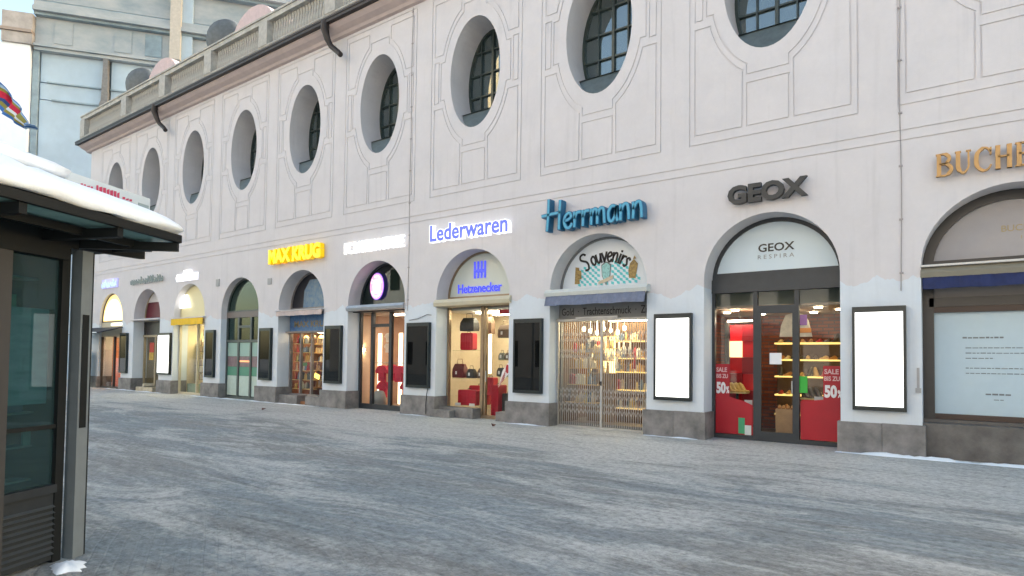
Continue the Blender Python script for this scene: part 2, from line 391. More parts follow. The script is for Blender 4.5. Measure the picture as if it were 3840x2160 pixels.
# ================================================================ ARCADE BUILDING
X0, X1 = -35.95, 6.5
CEN = {k: -14.28 + 3.765 * (k - 6) for k in range(1, 12)}
CEN.update({10: 0.84, 9: -2.94, 8: -6.74, 7: -10.50, 6: -14.28, 5: -18.02, 4: -21.78, 3: -25.55, 2: -29.28, 1: -33.0, 11: 4.6})
HW, SPR = 1.265, 3.32
bld = empty('arcade_building', (-15, 3, 0), 'long pinkish plastered arcade building with oval windows, round arches and stone balustrade', 'building')
def arch_notches():
    pts = [(X0, -0.3)]
    for k in sorted(CEN):
        c = CEN[k]; pts += [(c - HW, -0.3)]
        pts += [(c - HW * math.cos(t), SPR + HW * math.sin(t)) for t in [math.pi * i / 28 for i in range(29)]]
        pts += [(c + HW, -0.3)]
    pts += [(X1, -0.3)]
    return pts
def ell(cx, cz, a_, b_, n=48): return [(cx + a_ * math.cos(2 * math.pi * i / n), cz + b_ * math.sin(2 * math.pi * i / n)) for i in range(n)]
OCZ, OA, OB = 9.45, 0.87, 1.53
TOP = 12.06
wm = MB()
wm.add(*curve_mesh([arch_notches() + [(X1, 5.552), (X0, 5.552)]], 0.0, 0.62))
wm.add(*curve_mesh([[(X0, 5.582), (X1, 5.582), (X1, 5.731), (X0, 5.731)]], 0.0, 0.018))
G = 0.014
def rect(x0, x1, z0, z1): return [(x0, z0), (x1, z0), (x1, z1), (x0, z1)]
FZ0, FZ1 = 6.2, 11.93
wm.add(*curve_mesh([rect(X0, X1, 5.761, TOP)] + [rect(c - 1.575 - G, c + 1.575 + G, FZ0 - G, FZ1 + G) for c in CEN.values()], 0.0, 0.018))
wm.add(*curve_mesh([rect(X0, X1, 5.50, TOP)] + [ell(c, OCZ, OA, OB) for c in CEN.values()], 0.018, 0.98))
wm.build('wall', PL, bld)
# recessed panels: outlines in u (from bay centre), z
def arcp(a_, b_, u0, z0, u1, z1, n=8):
    t0 = math.atan2((z0 - OCZ) / b_, u0 / a_); t1 = math.atan2((z1 - OCZ) / b_, u1 / a_)
    if t0 - t1 > math.pi: t1 += 2 * math.pi
    if t1 - t0 > math.pi: t0 += 2 * math.pi
    return [(a_ * math.cos(t0 + (t1 - t0) * i / n), OCZ + b_ * math.sin(t0 + (t1 - t0) * i / n)) for i in range(n + 1)]
loL = [(-1.46, 6.40), (-0.49, 6.40)] + arcp(1.23, 2.053, -0.48, 7.56, -1.14, 8.68) + [(-1.46, 8.68)]
mirx = lambda P: [(-x, z) for x, z in P][::-1]
mirz = lambda P: [(x, 2 * OCZ - z) for x, z in P][::-1]
upL = mirz(loL); upL = [(x, min(z, 11.74)) for x, z in upL]
surr = [(-0.4, 7.46), (0.4, 7.46)] + arcp(1.127, 1.893, 0.4, 7.68, 1.08, 8.91) + [(1.22, 8.91), (1.22, 9.99)] + arcp(1.127, 1.893, 1.08, 9.99, 0.4, 11.22) + [(0.4, 11.44), (-0.4, 11.44)] + arcp(1.127, 1.893, -0.4, 11.22, -1.08, 9.99) + [(-1.22, 9.99), (-1.22, 8.91)] + arcp(1.127, 1.893, -1.08, 8.91, -0.4, 7.68)
PANELS = [loL, mirx(loL), upL, mirx(upL), rect(-0.40, 0.395, 6.40, 7.28), rect(-1.46, -1.30, 8.86, 10.04), rect(1.30, 1.46, 8.86, 10.04)]
def dedupe(P):
    out = []
    for p in P:
        if not out or math.hypot(p[0] - out[-1][0], p[1] - out[-1][1]) > 1e-3: out.append(p)
    if math.hypot(out[0][0] - out[-1][0], out[0][1] - out[-1][1]) < 1e-3: out.pop()
    return out
def offset(P, d):
    P = dedupe(P); n = len(P); ar = sum(P[i][0] * P[(i + 1) % n][1] - P[(i + 1) % n][0] * P[i][1] for i in range(n))
    if ar < 0: P = P[::-1]
    out = []
    for i in range(n):
        p0, p1, p2 = P[i - 1], P[i], P[(i + 1) % n]
        d1 = Vector((p1[0] - p0[0], p1[1] - p0[1])).normalized(); d2 = Vector((p2[0] - p1[0], p2[1] - p1[1])).normalized()
        n1 = Vector((d1.y, -d1.x)); n2 = Vector((d2.y, -d2.x)); q = n1 + n2
        k = d / max(0.35, 1 + n1.dot(n2)) ; out.append((p1[0] + q.x * k, p1[1] + q.y * k))
    return out
fieldv = curve_mesh([rect(-1.575 + G, 1.575 - G, FZ0 + G, FZ1 - G)] + [offset(P, G) for P in PANELS + [surr]], 0.0, 0.018)
panv = [curve_mesh([offset(P, -G)], 0.0, 0.018) for P in PANELS]
surv = curve_mesh([offset(surr, -G), ell(0, OCZ, OA, OB)], 0.0, 0.018)
def shared(name, vf, mt):
    me = bpy.data.meshes.new(name); me.from_pydata(vf[0], [], vf[1]); me.materials.append(mt); me.update(); return me
def place(name, me, parent, x, y=0, z=0, label=None):
    o = bpy.data.objects.new(name, me); COL.objects.link(o); o.parent = parent; o.location = Vector((x, y, z)) - ORG[parent.name]
    if label: o['label'] = label
    ORG[o.name] = ORG[parent.name]
    return o
M_field, M_sur, M_pan = shared('panel_field', fieldv, PL), shared('window_surround', surv, PL), [shared('wall_panel', v, PL) for v in panv]
# oculus window: frame ring, mullions, panes, zinc guard
fr_v = curve_mesh([ell(0, OCZ, OA + 0.02, OB + 0.02), ell(0, OCZ, OA - 0.07, OB - 0.07)], 0.80, 0.90)
M_fr = shared('window_frame', fr_v, DGR)
mb = MB()
def espan(x, z_off=0):  # half height of ellipse at x
    return (OB - .04) * math.sqrt(max(0, 1 - (x / (OA - .04)) ** 2))
for x, wd in ((0, .035), (-.40, .016), (.40, .016)): h = espan(x); mb.box(x - wd, x + wd, .79, .91, OCZ - h, OCZ + h)
M_mul = shared('mullion', (mb.v, mb.f), DGR)
mb = MB()
for z in (-.95, -.32, .32, .95):
    h = (OA - .04) * math.sqrt(1 - (z / (OB - .04)) ** 2); mb.box(-h, h, .80, .90, OCZ + z - .02, OCZ + z + .02)
M_tra = shared('glazing_bar', (mb.v, mb.f), DGR)
mb = MB(); mb.prism(ell(0, OCZ, OA - .05, OB - .05), .855, .865); M_pane = shared('pane', (mb.v, mb.f), GLT)
# guard sheet: ellipse segment below z=8.5 tilted back
mb = MB(); seg = [p for p in ell(0, OCZ, OA - .01, OB - .01, 96) if p[1] < 8.50]; seg.sort(key=lambda p: p[0])
vs = [(x, 0.02 + (z - 7.92) * 0.5, z) for x, z in seg] + [(x, 0.05 + (z - 7.92) * 0.5, z) for x, z in seg]; n_ = len(seg)
mb.add(vs, [list(range(n_)), list(range(2 * n_ - 1, n_ - 1, -1)), (0, n_, 2 * n_ - 1, n_ - 1)]); 
sx0, sx1, sz_ = seg[0][0], seg[-1][0], seg[0][1]
mb.add([(sx0, .24, sz_), (sx1, .24, sz_), (sx1 + .05, .80, sz_ + .12), (sx0 - .05, .80, sz_ + .12)], [(0, 1, 2, 3)])
M_gua = shared('sill_sheet', (mb.v, mb.f), SILL)
for k, c in CEN.items():
    place('panel_field', M_field, bld, c); sr = place('window_surround', M_sur, bld, c)
    for me in M_pan: place('wall_panel', me, bld, c)
    wf = place('window_frame', M_fr, bld, c)
    for nm, me in (('mullion', M_mul), ('glazing_bar', M_tra), ('pane', M_pane), ('sill_sheet', M_gua)):
        o = bpy.data.objects.new(nm, me); COL.objects.link(o); o.parent = wf; ORG[o.name] = ORG[wf.name]
# plinth blocks on the piers, wrapping into the reveals
for k in range(1, 12):
    c = CEN[k]
    nxt = CEN[k + 1] - HW if k < 11 else X1
    x0, x1 = c + HW, nxt
    t = [x0 - .05, (x0 + x1) / 2 + R.uniform(-.12, .12), x1 + .05] if (x1 - x0) < 1.6 else [x0 - .05, x0 + 1, x1]
    for i in range(len(t) - 1):
        b = MB(); b.box(t[i] + .003, t[i + 1] - .003, -.07 - .004 * i, .60, -.25, .555 + .004 * i); b.build('plinth_block', GR, bld)
b = MB(); b.box(X0 - .05, CEN[1] - HW + .05, -.07, .6, -.25, .555); b.build('plinth_block', GR, bld)
# body behind: end wall, back, floors, roof terrace
b = MB(); b.box(X0, X0 + .5, .98, 14, -.3, TOP); b.box(X1 - .5, X1, .98, 14, -.3, TOP); b.box(X0, X1, 14, 14.5, -.3, TOP); b.box(X0 + .0, X0 + .5, .62, .98, -.3, 5.5); b.build('side_wall', PL, bld)
b = MB(); b.box(X0 + .5, X1 - .5, .98, 14, 12.0, 12.3); b.box(X0 + .5, X1 - .5, .62, 14, 4.85, 5.1); b.build('floor_slab', mat('slab_concrete', (.3, .3, .3), .9, var=.1), bld)
b = MB(); b.box(X0 + .5, X1 - .5, 4.2, 4.3, 5.2, 11.9); b.build('inner_wall', mat('dim_inner_wall', (.12, .13, .13), .9, var=.3, scale=1.5), bld)
# unseen mansard roof added behind the terrace to keep sun off the balustrade
b = MB(); b.add([(X0 + .5, 7.0, 12.3), (X1 - .5, 7.0, 12.3), (X0 + .5, 9.5, 18.2), (X1 - .5, 9.5, 18.2), (X0 + .5, 14, 12.3), (X1 - .5, 14, 12.3)], [(0, 1, 3, 2), (2, 3, 5, 4), (0, 2, 4), (1, 5, 3), (0, 4, 5, 1)])
b.build('roof', mat('main_roof_tile', (.16, .08, .06), .8, var=.25, scale=4, bump=.3), bld)
# cornice: cove, gutter
b = MB(); prof = [(0.0, TOP - .02), (-.10, TOP), (-.16, TOP + .07), (-.34, TOP + .14), (-.46, TOP + .22), (-.46, TOP + .26), (0.5, TOP + .26), (0.5, TOP - .02)]
vs = [(x, y, z) for x in (X0 - .35, X1 + .2) for y, z in prof]; n_ = len(prof)
b.add(vs, [list(range(n_)), list(range(2 * n_ - 1, n_ - 1, -1))] + [(i, i + n_, (i + 1) % n_ + n_, (i + 1) % n_) for i in range(n_)])
b.build('cornice', SOFF, bld)
b = MB(); b.box(X0 - .45, X1 + .2, -.60, -.40, TOP + .262, TOP + .40); b.box(X0 - .42, X1 + .2, -.62, -.60, TOP + .36, TOP + .42); b.build('gutter', GUT, bld)
# balustrade
BZ0, BZ1 = TOP + .44, 13.78
b = MB(); b.box(X0 - .2, X1, -.46, -.02, TOP + .27, TOP + .58); b.box(X0 - .22, X1, -.48, 0, TOP + .58, TOP + .63); b.build('balustrade_base', STO, bld)
b = MB(); b.box(X0 - .22, X1, -.44, -.04, BZ1 - .22, BZ1 - .05); b.box(X0 - .25, X1, -.48, 0, BZ1 - .05, BZ1 + .02); b.build('handrail', STO, bld)
mb = MB(); mb.lathe([(.062, 0), (.062, .05), (.035, .09), (.075, .22), (.085, .32), (.05, .50), (.033, .66), (.055, .76), (.065, .80), (.065, BZ1 - .22 - TOP - .63)], (0, 0, 0), 8)
M_bal = shared('baluster', (mb.v, mb.f), STO)
for p in M_bal.polygons: p.use_smooth = True
peds = [CEN[k] + 1.88 for k in range(1, 11)] + [X0 + .1, 6.3]
for x in peds:
    b = MB(); b.box(x - .26, x + .26, -.50, .02, TOP + .632, BZ1 - .222); b.build('pedestal', mat('pedestal_stone', (.40, .39, .36), .85, var=.2, bump=.2), bld)
nb = 0; x = X0 + .45
while x < X1 - .3 and nb < 290:
    if min(abs(x - p) for p in peds) > .33: place('baluster', M_bal, bld, x, -.24, TOP + .632); nb += 1
    x += .155 if x < -12 else .26
# drain spouts below the gutter
def spout(xt, xb, yt, label):
    b = MB(); b.tube([(xt, -.52, TOP + .34), (xt, -.55, TOP + .10), (xt + .01, -.45, TOP - .18), (xt + .12, -.38, TOP - .42), (xb - .15, -.34, TOP - .66), (xb, -.34, TOP - .80)], [.14, .13, .10, .09, .085, .085], 10)
    b.build('rain_spout', GUT, cat='spout', label=label)
spout(-16.3, -15.75, 0, 'dark bent rain spout under the gutter between the fifth and sixth oval windows')
spout(-27.9, -27.3, 0, 'far dark bent rain spout under the gutter nearer the left end of the arcade')

# terrace dormers behind balustrade
def dormer(x, label):
    t = empty('roof_dormer', (x, 2.4, 12.3), label, 'dormer')
    PK = mat('pink_dormer_plaster', (.54, .42, .42), .8, var=.1)
    b = MB(); hw = 1.7; pts = [(x - hw * math.cos(q), 15.75 + 1.4 * math.sin(q)) for q in [math.pi * i / 14 for i in range(15)]] + [(x + hw, 12.3), (x - hw, 12.3)]
    b.prism(pts, 2.2, 5.0); b.build('dormer_body', PK, t)
    b = MB(); cx_, cy_, cz_ = x - hw - .45, 2.15, 16.35; n = 20
    ax = Vector((.55, -.83, 0)); sx_ = Vector((.83, .55, 0)); vs = []
    for r_, d_ in ((.88, -.25), (.92, 0), (.80, .18), (.45, .28), (.02, .32)):
        vs += [Vector((cx_, cy_, cz_)) + sx_ * r_ * math.cos(2 * math.pi * i / n) + UPV * r_ * math.sin(2 * math.pi * i / n) + ax * d_ for i in range(n)]
    b.add(vs, [(k * n + i, k * n + (i + 1) % n, (k + 1) * n + (i + 1) % n, (k + 1) * n + i) for k in range(4) for i in range(n)] + [list(range(n - 1, -1, -1))], True)
    b.tube([(cx_, cy_ + .2, cz_), (cx_ + .3, cy_ + .6, cz_ - .4), (cx_ + .6, cy_ + .6, cz_ - .6)], .06, 6)
    b.build('round_vent', mat('vent_grey', (.10, .11, .115), .6, var=.2), t)
UPV = Vector((0, 0, 1))
dormer(-33.5, 'left pink rounded roof dormer with dark round vent behind the balustrade')
dormer(-25.1, 'right pink rounded roof dormer with dark round vent at the top edge of the photo')

# thin cables with clips
def cable(x, z0, z1, label):
    b = MB(); b.tube([(x + .01 * math.sin(z * 1.7), -.012, z) for z in [z0 + (z1 - z0) * i / 14 for i in range(15)]], .008, 5)
    z = z0 + .3
    while z < z1: b.box(x - .03, x + .03, -.022, -.001, z, z + .03); z += .95
    b.build('wall_cable', mat('cable_grey', (.33, .31, .31), .7, var=.1), cat='cable', label=label)
cable(-.71, 2.9, 12, 'thin vertical cable clipped to the plaster left of the gold lettering')
cable(-12.88, 3.0, 12, 'thin vertical cable clipped to the wall right of the white illuminated lettering')

# ================================================================ DISPLAY CASES ON THE PIERS
LIT = mat('lit_white_screen', (.9, .9, .9), .4, emit=(1.0, 1.0, .97), estr=.6)
def case(k, x0, x1, lit, label, z0=.78, z1=2.635, rim=.045):
    c = (x0 + x1) / 2
    t = empty('lit_display_case' if lit else 'display_case', (c, -.05, z0), label, 'display case', 'display cases on the piers of the arcade')
    b = MB(); y0 = -.11
    b.box(x0, x1, y0, -.002, z1 - .10, z1); b.box(x0, x1, y0, -.002, z0, z0 + .075); b.box(x0, x0 + rim, y0, -.002, z0 + .075, z1 - .10); b.box(x1 - rim, x1, y0, -.002, z0 + .075, z1 - .10)
    b.box(x0 + rim, x1 - rim, -.02, -.002, z0 + .075, z1 - .1)
    b.build('case_frame', mat('case_dark_green', (.008, .015, .016), .35, var=.1), t)
    b = MB()
    if lit: b.box(x0 + rim, x1 - rim, y0 + .02, -.03, z0 + .075, z1 - .10); b.build('screen', LIT, t)
    else: b.box(x0 + rim, x1 - rim, y0 + .015, y0 + .025, z0 + .075, z1 - .10); b.build('glass_door', GLD, t)
    return t
c9 = case(9, -1.47, -.645, True, 'glowing white display case between the red sale window and the blue awning shop')
c8 = case(8, -5.265, -4.44, True, 'glowing white display case between the folding gate and the red sale window')
c2 = case(2, -28.0, -26.88, True, 'small distant glowing white display case left of the yellow awning', z0=.8, z1=2.58)
c7 = case(7, -9.02, -8.18, False, 'black glass display case with faint red and blue marks right of the luggage window')
c6 = case(6, -12.82, -11.94, False, 'black glass display case left of the luggage shop with a cable below it')
c5 = case(5, -16.56, -15.76, False, 'black display case with a dark red poster between the souvenir and red shirt shops')
c4 = case(4, -20.28, -19.58, False, 'black display case right of the green glass arch with dull red streaks')
c3 = case(3, -24.0, -23.37, False, 'narrow dark display case with a teal patch left of the green glass arch')
c1 = case(1, -31.7, -30.98, False, 'dark blue display case beside the orange lit shop at the far left end')
def flat(parent, name, x0, x1, z0, z1, y, m_):
    b = MB(); b.box(x0, x1, y, y + .004, z0, z1); return b.build(name, m_, parent)
flat(c7, 'blue_print', -8.95, -8.72, 2.36, 2.43, -.035, mat('print_blue', (.02, .03, .22), .5)); flat(c7, 'red_print', -8.55, -8.30, 2.34, 2.43, -.035, mat('print_red', (.35, .01, .02), .5))
flat(c7, 'poster', -8.92, -8.66, 1.2, 1.7, -.035, mat('dim_maroon', (.10, .03, .03), .6, var=.3, scale=5))
flat(c5, 'red_poster', -16.18, -15.82, 1.45, 2.05, -.03, mat('case_red', (.30, .012, .02), .6)); flat(c5, 'white_strip', -16.2, -15.82, 2.10, 2.18, -.03, mat('case_white', (.4, .45, .5), .6))
flat(c4, 'red_strip', -20.2, -19.65, 1.35, 1.75, -.03, mat('case_red', (.30, .012, .02), .6)); flat(c3, 'teal_poster', -23.93, -23.45, 1.1, 1.5, -.03, mat('case_teal', (.01, .10, .14), .6, var=.4))
flat(c1, 'blue_poster', -31.62, -31.05, 1.7, 2.1, -.03, mat('case_blue', (.02, .03, .12), .6, var=.4)); flat(c1, 'maroon_poster', -31.62, -31.1, 1.3, 1.65, -.03, mat('dim_maroon', (.10, .03, .03), .6))
# lock plates, small boxes on walls
b = MB(); b.box(-22.95 + 3.0, -22.95 + 3.22, -.03, -.001, 4.2, 4.42); b.build('wall_plate', mat('plate_grey', (.34, .34, .34), .6, var=.1), cat='wall plate', label='small grey plate on the plaster high right of the green glass arch')
b = MB(); b.box(-23.45, -23.22, -.03, -.001, 4.35, 4.62); b.build('wall_plate', mat('plate_grey', (.34, .34, .34), .6), cat='wall plate', label='small grey plate on the plaster high left of the green glass arch')
b = MB(); b.tube([(-12.80, -.02, 2.72), (-12.45, -.03, 2.75), (-12.1, -.02, 2.86), (-11.93, -.02, 2.84)], .008, 5); b.build('loose_cable', BLK, cat='cable', label='loose thin cable sagging above the black case left of the luggage shop')
b = MB(); b.tube([(-11.97, -.03, 1.7), (-11.95, -.05, 1.3), (-11.98, -.03, .9), (-12.0, -.09, .6), (-12.03, -.09, .3), (-12.02, -.09, .05)], .011, 5); b.box(-12.0, -11.93, -.06, -.002, 1.25, 1.32); b.build('hanging_cable', BLK, cat='cable', label='black cable hanging from the black case down over the granite plinth')
b = MB(); b.box(-.52, -.44, -.03, -.001, 1.12, 1.2); b.box(-.50, -.46, -.02, -.001, 1.2, 1.55); b.build('door_bell', mat('plate_grey', (.34, .34, .34), .6), cat='door bell', label='small grey bell plate on the wall right of the rightmost lit case')

# ================================================================ SHOP ROOMS
def room(k, depth, wall, floor, ceil, lamp=(1, .93, .8), power=6, zc=3.25, back=None, n_l=2, side=1.75, lampw=.5):
    c = CEN[k]; x0, x1 = c - side, c + side; y1 = .62 + depth
    b = MB(); b.box(x0 - .05, x0, .64, y1, -.02, zc); b.box(x1, x1 + .05, .64, y1, -.02, zc)
    b.cur = 1; b.box(x0, x1, y1, y1 + .05, -.02, zc); b.cur = 2; b.box(x0, x1, .62, y1, -.03, .012); b.cur = 3; b.box(x0, x1, .64, y1, zc, zc + .05)
    b.build('shop_room', [wall, back or wall, floor, ceil], kind='structure')
    lm = mat('lamp_%.2f_%.2f_%.1f' % (lamp[1], lamp[2], power), (.9, .9, .9), .5, emit=lamp, estr=power)
    for i in range(n_l):
        y = .95 + (depth - .8) * (i + .3) / n_l
        b = MB(); b.box(c - lampw, c + lampw, y, y + .22, zc - .05, zc - .02)
        b.build('ceiling_lamp', lm, cat='ceiling lamp', label=('front', 'middle', 'rear')[i] + ' lit ceiling lamp inside ' + SHOP[k], group='ceiling lamps inside the shops')
GCOL = dict(good_0='tan', good_1='honey brown', good_2='white', good_3='dark brown', good_4='red', good_5='brass', good_6='black', good_7='beige', good_8='cream', good_9='blue')
SHC = dict(shoe_0='dark brown', shoe_1='brown', shoe_2='tan', shoe_3='red', shoe_4='black', shoe_5='pale')
ORD = ('bottom', 'second lowest', 'third lowest', 'fourth', 'fifth', 'top')
ORD2 = ('first', 'second', 'third', 'fourth', 'fifth', 'sixth', 'seventh')
SHOP = {1: 'the far left shop with orange light', 2: 'the shop with the maroon arch', 3: 'the yellow awning shop', 4: 'the green glass shop', 5: 'the yellow lettered souvenir shop', 6: 'the red shirt shop', 7: 'the luggage shop', 8: 'the souvenir shop behind the folding gate', 9: 'the red sale shop', 10: 'the blue awning shop', 11: 'the shop past the right edge'}
cream = mat('cream_wall', (.60, .50, .36), .8, var=.06); grey_f = mat('shop_floor', (.30, .25, .20), .4, var=.2, scale=3); white_c = mat('white_ceiling', (.72, .70, .66), .8)
brick = bpy.data.materials.new('interior_brick'); brick.use_nodes = True
_n = brick.node_tree; _b = _n.nodes['Principled BSDF']; _t = _n.nodes.new('ShaderNodeTexBrick'); _tc = _n.nodes.new('ShaderNodeTexCoord'); _mp = _n.nodes.new('ShaderNodeMapping'); _mp.inputs['Rotation'].default_value = (math.radians(90), 0, 0)
_t.inputs['Scale'].default_value = 1; _t.inputs['Brick Width'].default_value = .24; _t.inputs['Row Height'].default_value = .08; _t.inputs['Mortar Size'].default_value = .012
_t.inputs['Color1'].default_value = (.30, .08, .035, 1); _t.inputs['Color2'].default_value = (.16, .035, .02, 1); _t.inputs['Mortar'].default_value = (.10, .06, .05, 1)
_n.links.new(_tc.outputs['Object'], _mp.inputs[0]); _n.links.new(_mp.outputs[0], _t.inputs[0]); _n.links.new(_t.outputs[0], _b.inputs['Base Color']); _b.inputs['Roughness'].default_value = .85
dark_w = mat('dark_wall', (.04, .035, .03), .8, var=.2); mint_w = mat('green_grey_wall', (.08, .11, .10), .7, var=.2)

def half_disc(c, r, zmin, n=28, zc=SPR):
    t0 = math.asin(max(-1, (zmin - zc) / r))
    return [(c + r * math.cos(t), zc + r * math.sin(t)) for t in [t0 + (math.pi - 2 * t0) * i / n for i in range(n + 1)]]
def arch_ring(c, r0, r1, zmin, y0, y1, n=28):
    a_ = half_disc(c, r1, zmin, n); b_ = half_disc(c, r0, zmin, n)
    b = MB(); vs = []
    for (x, z), (u, v) in zip(a_, b_): vs += [(x, y0, z), (u, y0, v), (x, y1, z), (u, y1, v)]
    fs = []
    for i in range(n): p = 4 * i; q = p + 4; fs += [(p, q, q + 1, p + 1), (p + 3, q + 3, q + 2, p + 2), (p + 1, q + 1, q + 3, p + 3), (p + 2, q + 2, q, p)]
    fs += [(0, 1, 3, 2), (4 * n + 2, 4 * n + 3, 4 * n + 1, 4 * n)]
    b.add(vs, fs); return b

def front(k, frame, label, posts, ybase=.58, ztop=3.08, transoms=(), beam=(3.08, 3.36), glassm=GLS, zbot=.0, tym=None, tymz=3.44, ring=.08, beamm=None, sill=.09, beamy=.5, post_w=.04):
    """shopfront: arched ring, tympanum, beam, posts, sill, panes"""
    c = CEN[k]
    t = empty('shopfront', (c, ybase, 0), label, 'shopfront', 'shopfronts in the arcade arches')
    arch_ring(c, HW - ring, HW + .03, beam[1], ybase - .04, ybase + .05).build('arch_frame', frame, t)
    if tym:
        b = MB(); b.prism(half_disc(c, HW - ring + .01, tymz), ybase + .0, ybase + .02); ty = b.build('tympanum', tym, t)
        b = MB(); b.box(c - HW, c + HW, ybase - .035, ybase + .045, beam[1], tymz + .015); b.build('tympanum_rail', frame, t)
    if beam[1] > beam[0]:
        b = MB(); b.box(c - HW - .02, c + HW + .02, beamy, ybase + .06, beam[0], beam[1] - .002); b.build('beam', beamm or frame, t)
    xs = [c - HW + .02] + list(posts) + [c + HW - .02]
    for x in xs:
        b = MB(); b.box(x - post_w, x + post_w, ybase - .05, ybase + .05, zbot, beam[0] - .002); b.build('post', frame, t)
    b = MB(); b.box(c - HW, c + HW, ybase - .045, ybase + .055, zbot - .02, zbot + sill); b.build('bottom_rail', frame, t)
    for i in range(len(xs) - 1):
        zz = [zbot + sill] + sorted(z for (j, z) in transoms if j == i) + [beam[0]]
        for a_, b_ in zip(zz[:-1], zz[1:]):
            p = MB(); p.box(xs[i] + post_w - .005, xs[i + 1] - post_w + .005, ybase, ybase + .008, a_, b_ - .005); p.build('glass_pane', glassm, t)
    for j, z in transoms:
        p = MB(); p.box(xs[j] + post_w, xs[j + 1] - post_w, ybase - .048, ybase + .048, z - .05, z + .045); p.build('transom', frame, t)
    return t, xs

def sign_letters(root, letters, mats, face=None, face_y=None):
    for _, V, F in letters:
        b = MB(); b.add(V, F); b.build('letter', mats, root)

# ---------------------------------------------------------------- bay 9
c = CEN[9]
t9, xs = front(9, FRM, 'dark framed shopfront with red sale glass and a pale blue arched sign panel', [c - .37, c + .42], transoms=((1, 2.74),), beam=(3.08, 3.37), tym=mat('pale_sign_panel', (.56, .67, .74), .4, emit=(.75, .88, .95), estr=.0), tymz=3.49, post_w=.042)
def flat_text(txt, x0, x1, z0, z1, y, m_, parent, name, bold=0.0):
    b = MB()
    for _, V, F in text_mesh(txt, x0, x1, z0, z1, y, .004, bold): b.add(V, F)
    return b.build(name, m_, parent)
flat_text('GEOX', -3.26, -2.56, 3.90, 4.07, .570, BLK, t9, 'lettering', .02)
flat_text('R E S P I R A', -3.27, -2.57, 3.755, 3.84, .571, mat('grey_print', (.25, .27, .28), .6), t9, 'lettering')['kind'] = 'stuff'
RED = mat('sale_red_film', (.36, .003, .014), .45, emit=(.6, .005, .02), estr=.0, var=.1, scale=1.5); WHT = mat('print_white', (.75, .72, .72), .6); PNK = mat('print_pink', (.62, .40, .40), .6)
def redfilm(name, poly):
    b = MB(); b.prism(poly, .570, .573); b.build(name, RED, t9)
redfilm('red_film', [(-4.135, .10), (-3.37, .10), (-3.37, .72), (-3.55, .80), (-3.84, .88), (-3.84, 1.57), (-4.135, 1.57)])
redfilm('red_film', [(-2.46, .10), (-1.75, .10), (-1.75, 1.56), (-2.05, 1.56), (-2.05, .90), (-2.46, .85)])
for x, wd in ((-4.12, .24), (-2.03, .27)):
    flat_text('SALE', x, x + wd * .93, 1.40, 1.50, .564, PNK, t9, 'lettering', .03); flat_text('BIS ZU', x, x + wd, 1.27, 1.36, .564, PNK, t9, 'lettering', .03)
    flat_text('50', x, x + wd * .82, .94, 1.19, .564, WHT, t9, 'lettering', .05); flat_text('%', x + wd * .86, x + wd * 1.12, .95, 1.10, .564, WHT, t9, 'lettering', .04)
flat(t9, 'paper_notice', -3.04, -2.81, 1.58, 1.81, .57, mat('paper_white', (.75, .78, .80), .7)); flat(t9, 'green_notice', -2.49, -2.33, 1.02, 1.35, .56, mat('green_sheet', (.03, .38, .04), .5))
flat(t9, 'green_sticker', -3.66, -3.53, .12, .45, .56, mat('green_sticker', (.05, .30, .14), .5)); flat(t9, 'white_sticker', -3.53, -3.40, .10, .30, .56, mat('sticker_white', (.55, .6, .58), .5))
b = MB(); b.tube([(-2.60, .49, 1.25), (-2.60, .49, 1.0)], .014, 6); b.build('door_handle', ALU, t9)
b = MB(); b.box(-3.27, -3.20, .53, .58, .09, 2.69); b.box(-2.60, -2.56, .53, .58, .09, 2.69); b.box(-3.2, -2.6, .53, .58, 2.62, 2.69); b.box(-3.2, -2.6, .53, .58, .09, .2); b.build('door_frame', FRM, t9)
room(9, 2.6, brick, mat('dark_shop_floor', (.10, .08, .07), .35, var=.2), mat('tan_ceiling', (.35, .25, .18), .8), lamp=(1, .80, .5), power=2.2, zc=2.76, n_l=1, lampw=.25)
# upper ceiling zone above the false ceiling seen through the top lights
b = MB(); b.box(c - 1.75, c + 1.75, 1.4, 1.45, 2.82, 3.6); b.build('bulkhead', mat('grey_green_bulkhead', (.42, .46, .43), .8), kind='structure')
spot = mat('spot_lamp', (1, 1, 1), .5, emit=(1, .88, .62), estr=14)
for i, (x, y) in enumerate(((-3.85, 1.0), (-2.2, 1.0), (-3.45, 1.5), (-4.2, 1.6), (-2.9, 1.7), (-1.9, 1.7), (-2.5, 2.3), (-3.6, 2.3))):
    b = MB(); b.lathe([(.075, 0), (.075, .01)], (x, y, 2.735), 14); b.build('ceiling_spot', spot, cat='spot lamp', label=('far left front', 'right front', 'left middle', 'leftmost rear', 'centre', 'right rear', 'rear centre right', 'rear left')[i] + ' round ceiling spot inside the red sale shop', group='ceiling spots inside the red sale shop')
wood = mat('shelf_wood', (.62, .42, .17), .5, var=.15, scale=5, stretch=(1, 6, 6)); dwood = mat('dark_wood', (.05, .03, .02), .5, var=.2)
shelf9 = empty('shoe_shelf', (-2.5, 2.5, 0), 'tall wall shelf with pale lit boards of shoes behind the red sale window', 'shelf')
b = MB(); b.box(-3.35, -1.22, 2.66, 2.70, 0.02, 2.1); b.build('back_panel', dwood, shelf9)
edge_l = mat('lit_shelf_board', (.75, .52, .22), .5, emit=(1, .66, .18), estr=.34)  # boards emit a little, standing in for warm shop light on them
for z in (2.04, 1.66, 1.28, .86, .42):
    b = MB(); b.box(-3.33, -1.24, 2.30, 2.66, z, z + .035); b.build('board', edge_l, shelf9)
SH = [mat('shoe_%d' % i, c_, .5) for i, c_ in enumerate(((.05, .03, .02), (.30, .14, .05), (.45, .30, .12), (.30, .02, .02), (.02, .02, .025), (.55, .45, .30)))]
